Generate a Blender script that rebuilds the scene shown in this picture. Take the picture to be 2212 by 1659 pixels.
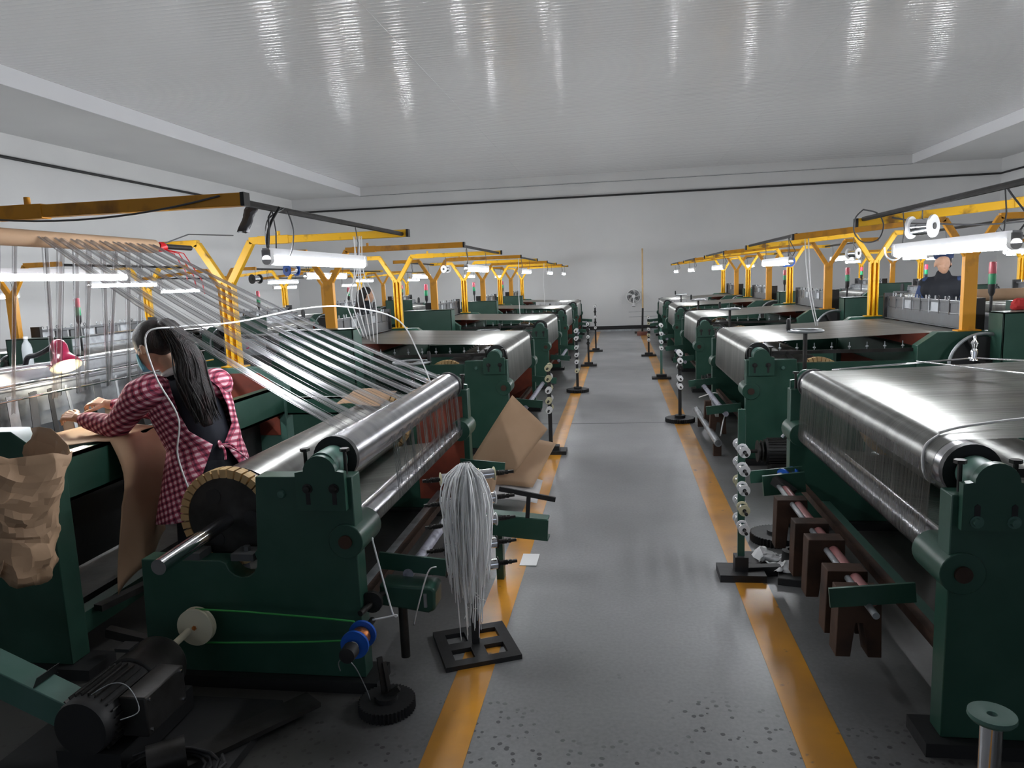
import bpy, bmesh, math, random
from mathutils import Vector, Matrix
PI = math.pi
random.seed(7)
for o in list(bpy.data.objects): bpy.data.objects.remove(o, do_unlink=True)
SC = bpy.context.scene
COL = SC.collection
# ------------------------------------------------------------ camera
M3 = ((0.98883915, -0.01822951, -0.14786757), (0.1436912, -0.14557362, 0.97885707), (-0.0393697, -0.98917946, -0.14132947))
cam = bpy.data.cameras.new('camera'); co = bpy.data.objects.new('camera', cam); COL.objects.link(co)
cam.sensor_width = 36.0; cam.sensor_fit = 'HORIZONTAL'; cam.lens = 1560 / 2212 * 36.0; cam.clip_end = 200; cam.clip_start = 0.02
co.matrix_world = Matrix(((M3[0][0], -M3[0][1], -M3[0][2], 0), (M3[1][0], -M3[1][1], -M3[1][2], 0), (M3[2][0], -M3[2][1], -M3[2][2], 1.65), (0, 0, 0, 1)))
SC.camera = co
# ------------------------------------------------------------ world, exposure
wd = bpy.data.worlds.new('world'); SC.world = wd; wd.use_nodes = True
wd.node_tree.nodes['Background'].inputs[0].default_value = (0.75, 0.85, 1.0, 1)
wd.node_tree.nodes['Background'].inputs[1].default_value = 0.9
SC.view_settings.view_transform = 'Standard'; SC.view_settings.look = 'None'; SC.view_settings.gamma = 1.0
SC.view_settings.use_curve_mapping = False
SC.view_settings.exposure = 0.68
LAMP = 75.0      # strength of the fluorescent tubes

# ------------------------------------------------------------ materials
MT = {}
def mat(name, col=(0.5, 0.5, 0.5), rough=0.5, metal=0.0, bump=None, mix=None, emit=None, alpha=None, spec=None, aniso=None):
    """bump=(scale,strength,(sx,sy,sz))  mix=(col2,scale,lo,hi,(sx,sy,sz))"""
    m = bpy.data.materials.new(name); m.use_nodes = True; nt = m.node_tree; b = nt.nodes['Principled BSDF']
    b.inputs['Base Color'].default_value = (*col, 1); b.inputs['Roughness'].default_value = rough; b.inputs['Metallic'].default_value = metal
    if spec is not None: b.inputs['Specular IOR Level'].default_value = spec
    tc = nt.nodes.new('ShaderNodeTexCoord')
    def noise(scale, sc, det=4):
        mp = nt.nodes.new('ShaderNodeMapping'); mp.inputs['Scale'].default_value = sc
        nt.links.new(tc.outputs['Object'], mp.inputs[0])
        n = nt.nodes.new('ShaderNodeTexNoise'); n.inputs['Scale'].default_value = scale; n.inputs['Detail'].default_value = det
        nt.links.new(mp.outputs[0], n.inputs['Vector']); return n
    if mix:
        n = noise(mix[1], mix[4] if len(mix) > 4 else (1, 1, 1))
        r = nt.nodes.new('ShaderNodeValToRGB'); r.color_ramp.elements[0].position = mix[2]; r.color_ramp.elements[1].position = mix[3]
        r.color_ramp.elements[0].color = (*col, 1); r.color_ramp.elements[1].color = (*mix[0], 1)
        nt.links.new(n.outputs[0], r.inputs[0]); nt.links.new(r.outputs[0], b.inputs['Base Color'])
    if bump:
        n = noise(bump[0], bump[2] if len(bump) > 2 else (1, 1, 1), 6)
        bp = nt.nodes.new('ShaderNodeBump'); bp.inputs['Strength'].default_value = bump[1]; bp.inputs['Distance'].default_value = 0.01
        nt.links.new(n.outputs[0], bp.inputs['Height']); nt.links.new(bp.outputs[0], b.inputs['Normal'])
    if emit:
        b.inputs['Emission Color'].default_value = (*emit[0], 1); b.inputs['Emission Strength'].default_value = emit[1]
    if alpha is not None: b.inputs['Alpha'].default_value = alpha
    MT[name] = m
    return m
mat('green', (0.020, 0.070, 0.048), 0.36, 0.0, (9, 0.12), ((0.032, 0.088, 0.064), 5, 0.42, 0.75))
mat('green_pale', (0.07, 0.15, 0.125), 0.45, 0, (9, 0.1), ((0.05, 0.13, 0.1), 6, 0.4, 0.7))
mat('yellow', (0.78, 0.42, 0.006), 0.42, 0, (12, 0.1), ((0.22, 0.10, 0.01), 9, 0.6, 0.72, (1, 1, 1)))
mat('orange', (0.70, 0.30, 0.006), 0.45, 0, (12, 0.1), ((0.25, 0.10, 0.01), 7, 0.55, 0.75, (1, 1, 0.6)))
mat('black', (0.012, 0.012, 0.013), 0.55, 0, (20, 0.15))
mat('darksteel', (0.045, 0.043, 0.042), 0.45, 0.6, (15, 0.15), ((0.02, 0.018, 0.016), 8, 0.4, 0.7))
mat('rust', (0.07, 0.035, 0.022), 0.7, 0.2, (20, 0.3), ((0.03, 0.017, 0.012), 8, 0.4, 0.7))
mat('steel', (0.5, 0.5, 0.52), 0.24, 1.0, (60, 0.06, (1, 0.05, 1)), ((0.36, 0.36, 0.39), 6, 0.4, 0.7, (1, 3, 1)))
mat('chrome', (0.75, 0.75, 0.78), 0.12, 1.0)
mat('galv', (0.42, 0.44, 0.46), 0.45, 0.7, (25, 0.12), ((0.25, 0.26, 0.27), 10, 0.4, 0.7))
mat('rackgrey', (0.10, 0.105, 0.11), 0.5, 0.4, (25, 0.12), ((0.09, 0.09, 0.09), 10, 0.4, 0.7))
mat('redbrown', (0.23, 0.045, 0.022), 0.55, 0, (10, 0.1), ((0.13, 0.03, 0.02), 6, 0.4, 0.7))
mat('red', (0.55, 0.01, 0.015), 0.4)
mat('wood', (0.62, 0.42, 0.20), 0.7, 0, (8, 0.25, (1, 6, 1)), ((0.42, 0.27, 0.12), 5, 0.35, 0.7, (1, 5, 1)))
mat('kraft', (0.45, 0.295, 0.185), 0.75, 0, (6, 0.25), ((0.37, 0.235, 0.14), 3, 0.35, 0.7))
mat('kraft_in', (0.62, 0.60, 0.60), 0.6, 0, (6, 0.2))
mat('cream', (0.66, 0.62, 0.47), 0.55)
mat('white', (0.75, 0.75, 0.75), 0.45)
mat('white_enamel', (0.8, 0.8, 0.82), 0.35)
mat('plastic_white', (0.78, 0.78, 0.78), 0.35)
mat('plastic_cream', (0.62, 0.58, 0.38), 0.4)
mat('blue', (0.01, 0.10, 0.50), 0.35)
mat('copper', (0.75, 0.27, 0.10), 0.3, 1.0, (90, 0.5, (0.3, 1, 0.3)))
mat('rubber', (0.02, 0.02, 0.022), 0.6)
mat('cable_white', (0.7, 0.7, 0.7), 0.4)
mat('cable_grey', (0.09, 0.09, 0.095), 0.5)
mat('tube', (1, 1, 1), 0.4, emit=((0.93, 0.96, 1.0), LAMP))
mat('bulb', (1, 1, 1), 0.4, emit=((1.0, 0.90, 0.70), 330.0))
mat('belt_green', (0.03, 0.30, 0.06), 0.5)
mat('tie_white', (0.95, 0.95, 0.95), 0.35)
mat('cloth_red', (0.5, 0.03, 0.03), 0.8)
mat('pink', (0.62, 0.03, 0.12), 0.25)
mat('lens_red', (0.45, 0.03, 0.06), 0.2, emit=None)
mat('lens_green', (0.01, 0.25, 0.10), 0.2, emit=None)
mat('skin', (0.62, 0.36, 0.24), 0.5)
mat('hair', (0.012, 0.009, 0.009), 0.55, 0, (40, 0.8, (6, 6, 0.5)), ((0.05, 0.018, 0.018), 9, 0.5, 0.8, (3, 3, 0.6)))
mat('mask', (0.16, 0.52, 0.68), 0.7)
mat('navy', (0.008, 0.010, 0.016), 0.8, 0, (30, 0.1))
mat('navy_shirt', (0.006, 0.008, 0.016), 0.75, 0, (12, 0.3))
mat('bluecloth', (0.03, 0.06, 0.16), 0.8, 0, (20, 0.3))
mat('capblue', (0.03, 0.05, 0.13), 0.8)
mat('clearplastic', (0.8, 0.85, 0.88), 0.15, 0, alpha=0.35)
mat('strap', (0.72, 0.72, 0.72), 0.4, alpha=0.85)
mat('mauve', (0.30, 0.12, 0.12), 0.4, 0.1)
mat('bluegrey_pipe', (0.35, 0.35, 0.42), 0.5, 0.2, (30, 0.3), ((0.12, 0.12, 0.15), 20, 0.5, 0.7))
mat('brick', (0.22, 0.09, 0.07), 0.85)
mat('blackpaint', (0.006, 0.006, 0.007), 0.5)

def nodes(name):
    m = bpy.data.materials.new(name); m.use_nodes = True; MT[name] = m
    nt = m.node_tree; return m, nt, nt.nodes['Principled BSDF'], nt.nodes.new('ShaderNodeTexCoord')
def N(nt, t, **kw):
    n = nt.nodes.new(t)
    for k, v in kw.items():
        if k.startswith('i_'):
            key = k[2:]; key = int(key) if key.isdigit() else key.replace('_', ' ')
            n.inputs[key].default_value = v
        else: setattr(n, k, v)
    return n
# wire sheets: parallel stainless wires (UV u = across the wires, v = along them)
def wire_mat(name, cover, lo=0.0, base=(0.42, 0.42, 0.40), rough=0.32, stripes=900.0):
    m, nt, b, tc = nodes(name)
    b.inputs['Base Color'].default_value = (*base, 1); b.inputs['Metallic'].default_value = 1.0; b.inputs['Roughness'].default_value = rough
    uv = N(nt, 'ShaderNodeUVMap'); uv.uv_map = 'UVMap'
    mp = N(nt, 'ShaderNodeMapping'); mp.inputs['Scale'].default_value = (stripes, 1.2, 1)
    nt.links.new(uv.outputs[0], mp.inputs[0])
    n = N(nt, 'ShaderNodeTexNoise'); n.inputs['Scale'].default_value = 0.35; n.inputs['Detail'].default_value = 5; nt.links.new(mp.outputs[0], n.inputs['Vector'])
    bp = N(nt, 'ShaderNodeBump'); bp.inputs['Strength'].default_value = 0.35; bp.inputs['Distance'].default_value = 0.002
    nt.links.new(n.outputs[0], bp.inputs['Height']); nt.links.new(bp.outputs[0], b.inputs['Normal'])
    tg = N(nt, 'ShaderNodeTangent'); tg.direction_type = 'UV_MAP'; tg.uv_map = 'UVMap'
    b.inputs['Anisotropic'].default_value = 0.92; b.inputs['Anisotropic Rotation'].default_value = 0.0
    nt.links.new(tg.outputs[0], b.inputs['Tangent'])
    # darker and paler bands across the sheet
    mp2 = N(nt, 'ShaderNodeMapping'); mp2.inputs['Scale'].default_value = (9.0, 0.6, 1); nt.links.new(uv.outputs[0], mp2.inputs[0])
    n2 = N(nt, 'ShaderNodeTexNoise'); n2.inputs['Scale'].default_value = 1.0; n2.inputs['Detail'].default_value = 3; nt.links.new(mp2.outputs[0], n2.inputs['Vector'])
    cr = N(nt, 'ShaderNodeValToRGB'); cr.color_ramp.elements[0].position = 0.35; cr.color_ramp.elements[1].position = 0.65
    cr.color_ramp.elements[0].color = (base[0] * .7, base[1] * .7, base[2] * .7, 1); cr.color_ramp.elements[1].color = (*base, 1)
    nt.links.new(n2.outputs[0], cr.inputs[0]); nt.links.new(cr.outputs[0], b.inputs['Base Color'])
    if cover < 1:
        mr = N(nt, 'ShaderNodeMapRange'); mr.inputs['From Min'].default_value = 0.35; mr.inputs['From Max'].default_value = 0.65
        mr.inputs['To Min'].default_value = lo; mr.inputs['To Max'].default_value = min(1.0, 2 * cover - lo)
        nt.links.new(n.outputs[0], mr.inputs[0]); nt.links.new(mr.outputs[0], b.inputs['Alpha'])
    return m
wire_mat('mesh_dense', 1.0, rough=0.42)
wire_mat('mesh_open', 0.5, 0.2, rough=0.42)
wire_mat('mesh_thin', 0.78, 0.5, rough=0.42)
wire_mat('strip_wire', 0.52, 0.12, (0.70, 0.70, 0.72), 0.40, 160.0)
# plaid shirt
def plaid():
    m, nt, b, tc = nodes('plaid'); b.inputs['Roughness'].default_value = 0.85
    uv = N(nt, 'ShaderNodeUVMap'); uv.uv_map = 'UVMap'
    sx = N(nt, 'ShaderNodeSeparateXYZ')
    rot = N(nt, 'ShaderNodeMapping'); rot.inputs['Rotation'].default_value = (0.15, 0.35, 0.5); nt.links.new(tc.outputs['Object'], rot.inputs[0]); nt.links.new(rot.outputs[0], sx.inputs[0])
    def stripe(out, per, off, wid):
        a = N(nt, 'ShaderNodeMath', operation='MULTIPLY_ADD'); nt.links.new(out, a.inputs[0]); a.inputs[1].default_value = 1 / per; a.inputs[2].default_value = off
        f = N(nt, 'ShaderNodeMath', operation='FRACT'); nt.links.new(a.outputs[0], f.inputs[0])
        l = N(nt, 'ShaderNodeMath', operation='LESS_THAN'); nt.links.new(f.outputs[0], l.inputs[0]); l.inputs[1].default_value = wid; return l
    def ad(x, y):
        a = N(nt, 'ShaderNodeMath', operation='ADD'); nt.links.new(x.outputs[0], a.inputs[0]); nt.links.new(y.outputs[0], a.inputs[1]); return a
    P_ = 0.030
    xa, za = sx.outputs[0], sx.outputs[2]
    pink = ad(stripe(xa, P_, 0, 0.45), stripe(za, P_, 0.0, 0.45))
    dk = ad(stripe(xa, P_, -0.62, 0.18), stripe(za, P_, -0.62, 0.18))
    h = N(nt, 'ShaderNodeMath', operation='MULTIPLY'); nt.links.new(pink.outputs[0], h.inputs[0]); h.inputs[1].default_value = 0.5
    c1 = N(nt, 'ShaderNodeValToRGB'); e = c1.color_ramp.elements; e[0].color = (0.30, 0.025, 0.06, 1); e[1].color = (0.86, 0.56, 0.62, 1); c1.color_ramp.elements.new(0.5).color = (0.55, 0.13, 0.20, 1)
    nt.links.new(h.outputs[0], c1.inputs[0])
    h2 = N(nt, 'ShaderNodeMath', operation='MULTIPLY'); nt.links.new(dk.outputs[0], h2.inputs[0]); h2.inputs[1].default_value = 0.55
    mx = N(nt, 'ShaderNodeMix', data_type='RGBA'); nt.links.new(h2.outputs[0], mx.inputs['Factor']); nt.links.new(c1.outputs[0], mx.inputs['A']); mx.inputs['B'].default_value = (0.03, 0.008, 0.03, 1)
    nt.links.new(mx.outputs['Result'], b.inputs['Base Color'])
    n = N(nt, 'ShaderNodeTexNoise'); n.inputs['Scale'].default_value = 14; n.inputs['Detail'].default_value = 3; nt.links.new(tc.outputs['Object'], n.inputs['Vector'])
    bp = N(nt, 'ShaderNodeBump'); bp.inputs['Strength'].default_value = 0.9; bp.inputs['Distance'].default_value = 0.02; nt.links.new(n.outputs[0], bp.inputs['Height']); nt.links.new(bp.outputs[0], b.inputs['Normal'])
plaid()
# floor: polished grey concrete, dark aggregate exposed in patches, darker beside the machines
def floor_mat():
    m, nt, b, tc = nodes('floor')
    def nz(s, d=5, sc=(1, 1, 1)):
        mp = N(nt, 'ShaderNodeMapping'); mp.inputs['Scale'].default_value = sc; nt.links.new(tc.outputs['Object'], mp.inputs[0])
        n = N(nt, 'ShaderNodeTexNoise'); n.inputs['Scale'].default_value = s; n.inputs['Detail'].default_value = d; nt.links.new(mp.outputs[0], n.inputs['Vector']); return n
    def ramp(src, p0, p1, c0, c1):
        r = N(nt, 'ShaderNodeValToRGB'); r.color_ramp.elements[0].position = p0; r.color_ramp.elements[1].position = p1
        r.color_ramp.elements[0].color = (*c0, 1); r.color_ramp.elements[1].color = (*c1, 1); nt.links.new(src, r.inputs[0]); return r
    big = ramp(nz(0.9).outputs[0], 0.35, 0.7, (0.19, 0.19, 0.195), (0.27, 0.27, 0.275))
    fine = ramp(nz(60, 3).outputs[0], 0.3, 0.7, (0.86, 0.86, 0.86), (1.05, 1.05, 1.05))
    mul = N(nt, 'ShaderNodeMix', data_type='RGBA', blend_type='MULTIPLY'); mul.inputs['Factor'].default_value = 1
    nt.links.new(big.outputs[0], mul.inputs['A']); nt.links.new(fine.outputs[0], mul.inputs['B'])
    # aggregate chips
    nzd = nz(30, 2); mpx = N(nt, 'ShaderNodeMixRGB'); mpx.inputs[0].default_value = 0.012
    nt.links.new(tc.outputs['Object'], mpx.inputs[1]); nt.links.new(nzd.outputs['Color'], mpx.inputs[2])
    vo = N(nt, 'ShaderNodeTexVoronoi'); vo.inputs['Scale'].default_value = 36; nt.links.new(mpx.outputs[0], vo.inputs['Vector'])
    chip = N(nt, 'ShaderNodeMath', operation='LESS_THAN'); chip.inputs[1].default_value = 0.32; nt.links.new(vo.outputs['Distance'], chip.inputs[0])
    sep = N(nt, 'ShaderNodeSeparateXYZ'); nt.links.new(vo.outputs['Color'], sep.inputs[0])
    sel = N(nt, 'ShaderNodeMath', operation='LESS_THAN'); sel.inputs[1].default_value = 0.5; nt.links.new(sep.outputs[0], sel.inputs[0])
    # where the grinding exposed them: near the camera end of the aisle and in blotches
    xyz = N(nt, 'ShaderNodeSeparateXYZ'); nt.links.new(tc.outputs['Object'], xyz.inputs[0])
    yr = N(nt, 'ShaderNodeMapRange'); yr.inputs['From Min'].default_value = 2.2; yr.inputs['From Max'].default_value = 3.3; yr.inputs['To Min'].default_value = 0.26; yr.inputs['To Max'].default_value = -0.22
    nt.links.new(xyz.outputs[1], yr.inputs[0])
    pn = nz(2.2, 3); ps = N(nt, 'ShaderNodeMath', operation='ADD'); nt.links.new(pn.outputs[0], ps.inputs[0]); nt.links.new(yr.outputs[0], ps.inputs[1])
    pg = N(nt, 'ShaderNodeMapRange'); pg.inputs['From Min'].default_value = 0.55; pg.inputs['From Max'].default_value = 0.72; nt.links.new(ps.outputs[0], pg.inputs[0])
    a = N(nt, 'ShaderNodeMath', operation='MULTIPLY'); nt.links.new(chip.outputs[0], a.inputs[0]); nt.links.new(sel.outputs[0], a.inputs[1])
    a2 = N(nt, 'ShaderNodeMath', operation='MULTIPLY'); nt.links.new(a.outputs[0], a2.inputs[0]); nt.links.new(pg.outputs[0], a2.inputs[1])
    a3 = N(nt, 'ShaderNodeMath', operation='MULTIPLY'); nt.links.new(a2.outputs[0], a3.inputs[0]); a3.inputs[1].default_value = 0.95
    mx = N(nt, 'ShaderNodeMix', data_type='RGBA'); nt.links.new(a3.outputs[0], mx.inputs['Factor']); nt.links.new(mul.outputs['Result'], mx.inputs['A']); mx.inputs['B'].default_value = (0.05, 0.05, 0.055, 1)
    # floor darkens in blotches away from the aisle, beside and under the machines
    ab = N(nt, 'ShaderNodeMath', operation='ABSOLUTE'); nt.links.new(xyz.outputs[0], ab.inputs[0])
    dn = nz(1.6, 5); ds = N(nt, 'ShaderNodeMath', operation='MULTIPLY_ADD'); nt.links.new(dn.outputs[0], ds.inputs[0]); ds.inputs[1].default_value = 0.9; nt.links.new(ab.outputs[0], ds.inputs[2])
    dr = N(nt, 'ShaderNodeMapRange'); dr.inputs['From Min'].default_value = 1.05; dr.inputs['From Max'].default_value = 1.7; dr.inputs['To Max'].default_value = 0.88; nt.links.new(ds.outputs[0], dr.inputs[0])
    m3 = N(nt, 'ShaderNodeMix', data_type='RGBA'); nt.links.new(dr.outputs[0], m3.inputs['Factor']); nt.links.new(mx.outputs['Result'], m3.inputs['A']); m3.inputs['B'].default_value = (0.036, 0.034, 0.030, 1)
    nt.links.new(m3.outputs['Result'], b.inputs['Base Color'])
    rr = N(nt, 'ShaderNodeMapRange'); rr.inputs['To Min'].default_value = 0.22; rr.inputs['To Max'].default_value = 0.5; nt.links.new(nz(1.3, 4).outputs[0], rr.inputs[0]); nt.links.new(rr.outputs[0], b.inputs['Roughness'])
    bp = N(nt, 'ShaderNodeBump'); bp.inputs['Strength'].default_value = 0.06; nt.links.new(nz(25, 4).outputs[0], bp.inputs['Height']); nt.links.new(bp.outputs[0], b.inputs['Normal'])
floor_mat()
def line_mat():
    m, nt, b, tc = nodes('line_paint')
    n = N(nt, 'ShaderNodeTexNoise'); n.inputs['Scale'].default_value = 2.2; n.inputs['Detail'].default_value = 6; nt.links.new(tc.outputs['Object'], n.inputs['Vector'])
    r = N(nt, 'ShaderNodeValToRGB'); e = r.color_ramp.elements; e[0].position = 0.3; e[1].position = 0.62; e[0].color = (0.36, 0.17, 0.035, 1); e[1].color = (0.62, 0.27, 0.018, 1)
    nt.links.new(n.outputs[0], r.inputs[0])
    n2 = N(nt, 'ShaderNodeTexNoise'); n2.inputs['Scale'].default_value = 14; n2.inputs['Detail'].default_value = 4; nt.links.new(tc.outputs['Object'], n2.inputs['Vector'])
    r2 = N(nt, 'ShaderNodeValToRGB'); r2.color_ramp.elements[0].position = 0.66; r2.color_ramp.elements[1].position = 0.74; nt.links.new(n2.outputs[0], r2.inputs[0])
    mx = N(nt, 'ShaderNodeMix', data_type='RGBA'); nt.links.new(r2.outputs[0], mx.inputs['Factor']); nt.links.new(r.outputs[0], mx.inputs['A']); mx.inputs['B'].default_value = (0.16, 0.10, 0.06, 1)
    nt.links.new(mx.outputs['Result'], b.inputs['Base Color']); b.inputs['Roughness'].default_value = 0.32
line_mat()
# ceiling: glossy PVC strips running across the room
def ceil_mat():
    m, nt, b, tc = nodes('ceiling')
    b.inputs['Base Color'].default_value = (0.66, 0.66, 0.655, 1); b.inputs['Roughness'].default_value = 0.12; b.inputs['Specular IOR Level'].default_value = 0.8
    sx = N(nt, 'ShaderNodeSeparateXYZ'); nt.links.new(tc.outputs['Object'], sx.inputs[0])
    w = N(nt, 'ShaderNodeMath', operation='MULTIPLY'); w.inputs[1].default_value = 2 * PI / 0.20; nt.links.new(sx.outputs[1], w.inputs[0])
    s = N(nt, 'ShaderNodeMath', operation='SINE'); nt.links.new(w.outputs[0], s.inputs[0])
    ab = N(nt, 'ShaderNodeMath', operation='ABSOLUTE'); nt.links.new(s.outputs[0], ab.inputs[0])
    pw = N(nt, 'ShaderNodeMath', operation='POWER'); nt.links.new(ab.outputs[0], pw.inputs[0]); pw.inputs[1].default_value = 0.5
    bp = N(nt, 'ShaderNodeBump'); bp.inputs['Strength'].default_value = 0.45; bp.inputs['Distance'].default_value = 0.006; nt.links.new(pw.outputs[0], bp.inputs['Height'])
    mp = N(nt, 'ShaderNodeMapping'); mp.inputs['Scale'].default_value = (0.25, 3.0, 1); nt.links.new(tc.outputs['Object'], mp.inputs[0])
    n = N(nt, 'ShaderNodeTexNoise'); n.inputs['Scale'].default_value = 1.5; n.inputs['Detail'].default_value = 2; nt.links.new(mp.outputs[0], n.inputs['Vector'])
    b2 = N(nt, 'ShaderNodeBump'); b2.inputs['Strength'].default_value = 0.25; b2.inputs['Distance'].default_value = 0.03; nt.links.new(n.outputs[0], b2.inputs['Height']); nt.links.new(bp.outputs[0], b2.inputs['Normal'])
    nt.links.new(b2.outputs[0], b.inputs['Normal'])
ceil_mat()
mat('wallpaint', (0.64, 0.64, 0.635), 0.7, 0, (3, 0.03), ((0.60, 0.60, 0.60), 0.7, 0.35, 0.7))

# ------------------------------------------------------------ geometry helpers
class MB:
    def __init__(s, sg=1): s.V = []; s.F = []; s.U = {}; s.S = []; s.sg = sg; s.sm = True
    def add(s, vs, fs, uv=None, smooth=None):
        n = len(s.V); s.V += [(s.sg * v[0], v[1], v[2]) for v in vs]
        for i, f in enumerate(fs):
            if uv: s.U[len(s.F)] = [uv[k] for k in f]
            s.F.append([n + k for k in f]); s.S.append(s.sm if smooth is None else smooth)
        return s
    def box(s, x0, x1, y0, y1, z0, z1):
        return s.add([(x0, y0, z0), (x1, y0, z0), (x1, y1, z0), (x0, y1, z0), (x0, y0, z1), (x1, y0, z1), (x1, y1, z1), (x0, y1, z1)],
                     [(0, 3, 2, 1), (4, 5, 6, 7), (0, 1, 5, 4), (1, 2, 6, 5), (2, 3, 7, 6), (3, 0, 4, 7)])
    def bar(s, p0, p1, w, h, up=(0, 0, 1)):
        p0 = Vector(p0); p1 = Vector(p1); d = (p1 - p0).normalized(); u = Vector(up); a = d.cross(u)
        if a.length < 1e-4: a = d.cross(Vector((1, 0, 0)))
        a.normalize(); b_ = a.cross(d).normalized(); vs = []
        for p in (p0, p1):
            for i, j in ((-1, -1), (1, -1), (1, 1), (-1, 1)): vs.append(tuple(p + a * (i * w / 2) + b_ * (j * h / 2)))
        return s.add(vs, [(0, 3, 2, 1), (4, 5, 6, 7), (0, 1, 5, 4), (1, 2, 6, 5), (2, 3, 7, 6), (3, 0, 4, 7)])
    def cyl(s, p0, p1, r0, r1=None, n=16, caps=True):
        r1 = r0 if r1 is None else r1
        p0 = Vector(p0); p1 = Vector(p1); d = (p1 - p0).normalized()
        a = d.orthogonal().normalized(); b_ = d.cross(a); vs = []
        for p, r in ((p0, r0), (p1, r1)):
            for i in range(n):
                t = 2 * PI * i / n; vs.append(tuple(p + a * (r * math.cos(t)) + b_ * (r * math.sin(t))))
        fs = [(i, (i + 1) % n, n + (i + 1) % n, n + i) for i in range(n)]
        if caps: fs += [tuple(range(n - 1, -1, -1)), tuple(range(n, 2 * n))]
        return s.add(vs, fs)
    def lathe(s, prof, p0, d, n=20):
        """prof: list of (t along d, radius)"""
        p0 = Vector(p0); d = Vector(d).normalized(); a = d.orthogonal().normalized(); b_ = d.cross(a); vs = []; fs = []
        for t, r in prof:
            for i in range(n):
                q = 2 * PI * i / n; vs.append(tuple(p0 + d * t + a * (r * math.cos(q)) + b_ * (r * math.sin(q))))
        for k in range(len(prof) - 1):
            for i in range(n): fs.append((k * n + i, k * n + (i + 1) % n, (k + 1) * n + (i + 1) % n, (k + 1) * n + i))
        if prof[0][1] > 1e-6: fs.append(tuple(range(n - 1, -1, -1)))
        if prof[-1][1] > 1e-6: fs.append(tuple(range((len(prof) - 1) * n, len(prof) * n)))
        return s.add(vs, fs)
    def ring(s, c, ax, R, r, n=28, m=8):
        c = Vector(c); d = Vector(ax).normalized(); a = d.orthogonal().normalized(); b_ = d.cross(a); vs = []; fs = []
        for i in range(n):
            q = 2 * PI * i / n; e = a * math.cos(q) + b_ * math.sin(q)
            for j in range(m):
                w = 2 * PI * j / m; vs.append(tuple(c + e * (R + r * math.cos(w)) + d * (r * math.sin(w))))
        for i in range(n):
            for j in range(m): fs.append((i * m + j, ((i + 1) % n) * m + j, ((i + 1) % n) * m + (j + 1) % m, i * m + (j + 1) % m))
        return s.add(vs, fs)
    def tube(s, pts, r, n=6, caps=True):
        P = [Vector(p) for p in pts]; rr = r if isinstance(r, (list, tuple)) else [r] * len(P); vs = []; fs = []
        a = None
        for i, p in enumerate(P):
            d = (P[min(i + 1, len(P) - 1)] - P[max(i - 1, 0)])
            if d.length < 1e-9: d = Vector((0, 0, 1))
            d.normalize()
            a = d.orthogonal().normalized() if a is None else (a - d * a.dot(d)).normalized()
            b_ = d.cross(a)
            for j in range(n):
                q = 2 * PI * j / n; vs.append(tuple(p + a * (rr[i] * math.cos(q)) + b_ * (rr[i] * math.sin(q))))
        for i in range(len(P) - 1):
            for j in range(n): fs.append((i * n + j, i * n + (j + 1) % n, (i + 1) * n + (j + 1) % n, (i + 1) * n + j))
        if caps: fs += [tuple(range(n - 1, -1, -1)), tuple(range((len(P) - 1) * n, len(P) * n))]
        return s.add(vs, fs)
    def ell(s, c, r, n=16, m=10, R=None):
        vs = []; fs = []
        for i in range(m + 1):
            th = PI * i / m
            for j in range(n):
                ph = 2 * PI * j / n; v = Vector((r[0] * math.sin(th) * math.cos(ph), r[1] * math.sin(th) * math.sin(ph), r[2] * math.cos(th)))
                if R is not None: v = R @ v
                vs.append((c[0] + v.x, c[1] + v.y, c[2] + v.z))
        for i in range(m):
            for j in range(n): fs.append((i * n + j, (i + 1) * n + j, (i + 1) * n + (j + 1) % n, i * n + (j + 1) % n))
        return s.add(vs, fs)
    def prism(s, poly, y0, y1, plane='xz'):
        n = len(poly)
        def q(p, t): return (p[0], t, p[1]) if plane == 'xz' else ((t, p[0], p[1]) if plane == 'yz' else (p[0], p[1], t))
        vs = [q(p, y0) for p in poly] + [q(p, y1) for p in poly]
        fs = [tuple(range(n)), tuple(range(2 * n - 1, n - 1, -1))] + [(i, n + i, n + (i + 1) % n, (i + 1) % n) for i in range(n)]
        return s.add(vs, fs)
    def sheet(s, path, y0, y1, ny=2, yfun=None, jitter=0):
        """ribbon following path [(x,z)] extruded along y, with UVs (u across, v along the path)"""
        vs = []; uv = []; L = 0
        for i, p in enumerate(path):
            if i: L += math.hypot(p[0] - path[i - 1][0], p[1] - path[i - 1][1])
            for j in range(ny + 1):
                y = y0 + (y1 - y0) * j / ny
                vs.append((p[0], y, p[1])); uv.append((y, L))
        k = ny + 1
        fs = [(i * k + j, i * k + j + 1, (i + 1) * k + j + 1, (i + 1) * k + j) for i in range(len(path) - 1) for j in range(ny)]
        return s.add(vs, fs, uv)
    def grid(s, fn, nu, nv):
        vs = []; uv = []
        for i in range(nu + 1):
            for j in range(nv + 1):
                vs.append(tuple(fn(i / nu, j / nv))); uv.append((i / nu, j / nv))
        k = nv + 1
        fs = [(i * k + j, (i + 1) * k + j, (i + 1) * k + j + 1, i * k + j + 1) for i in range(nu) for j in range(nv)]
        return s.add(vs, fs, uv)
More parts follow.
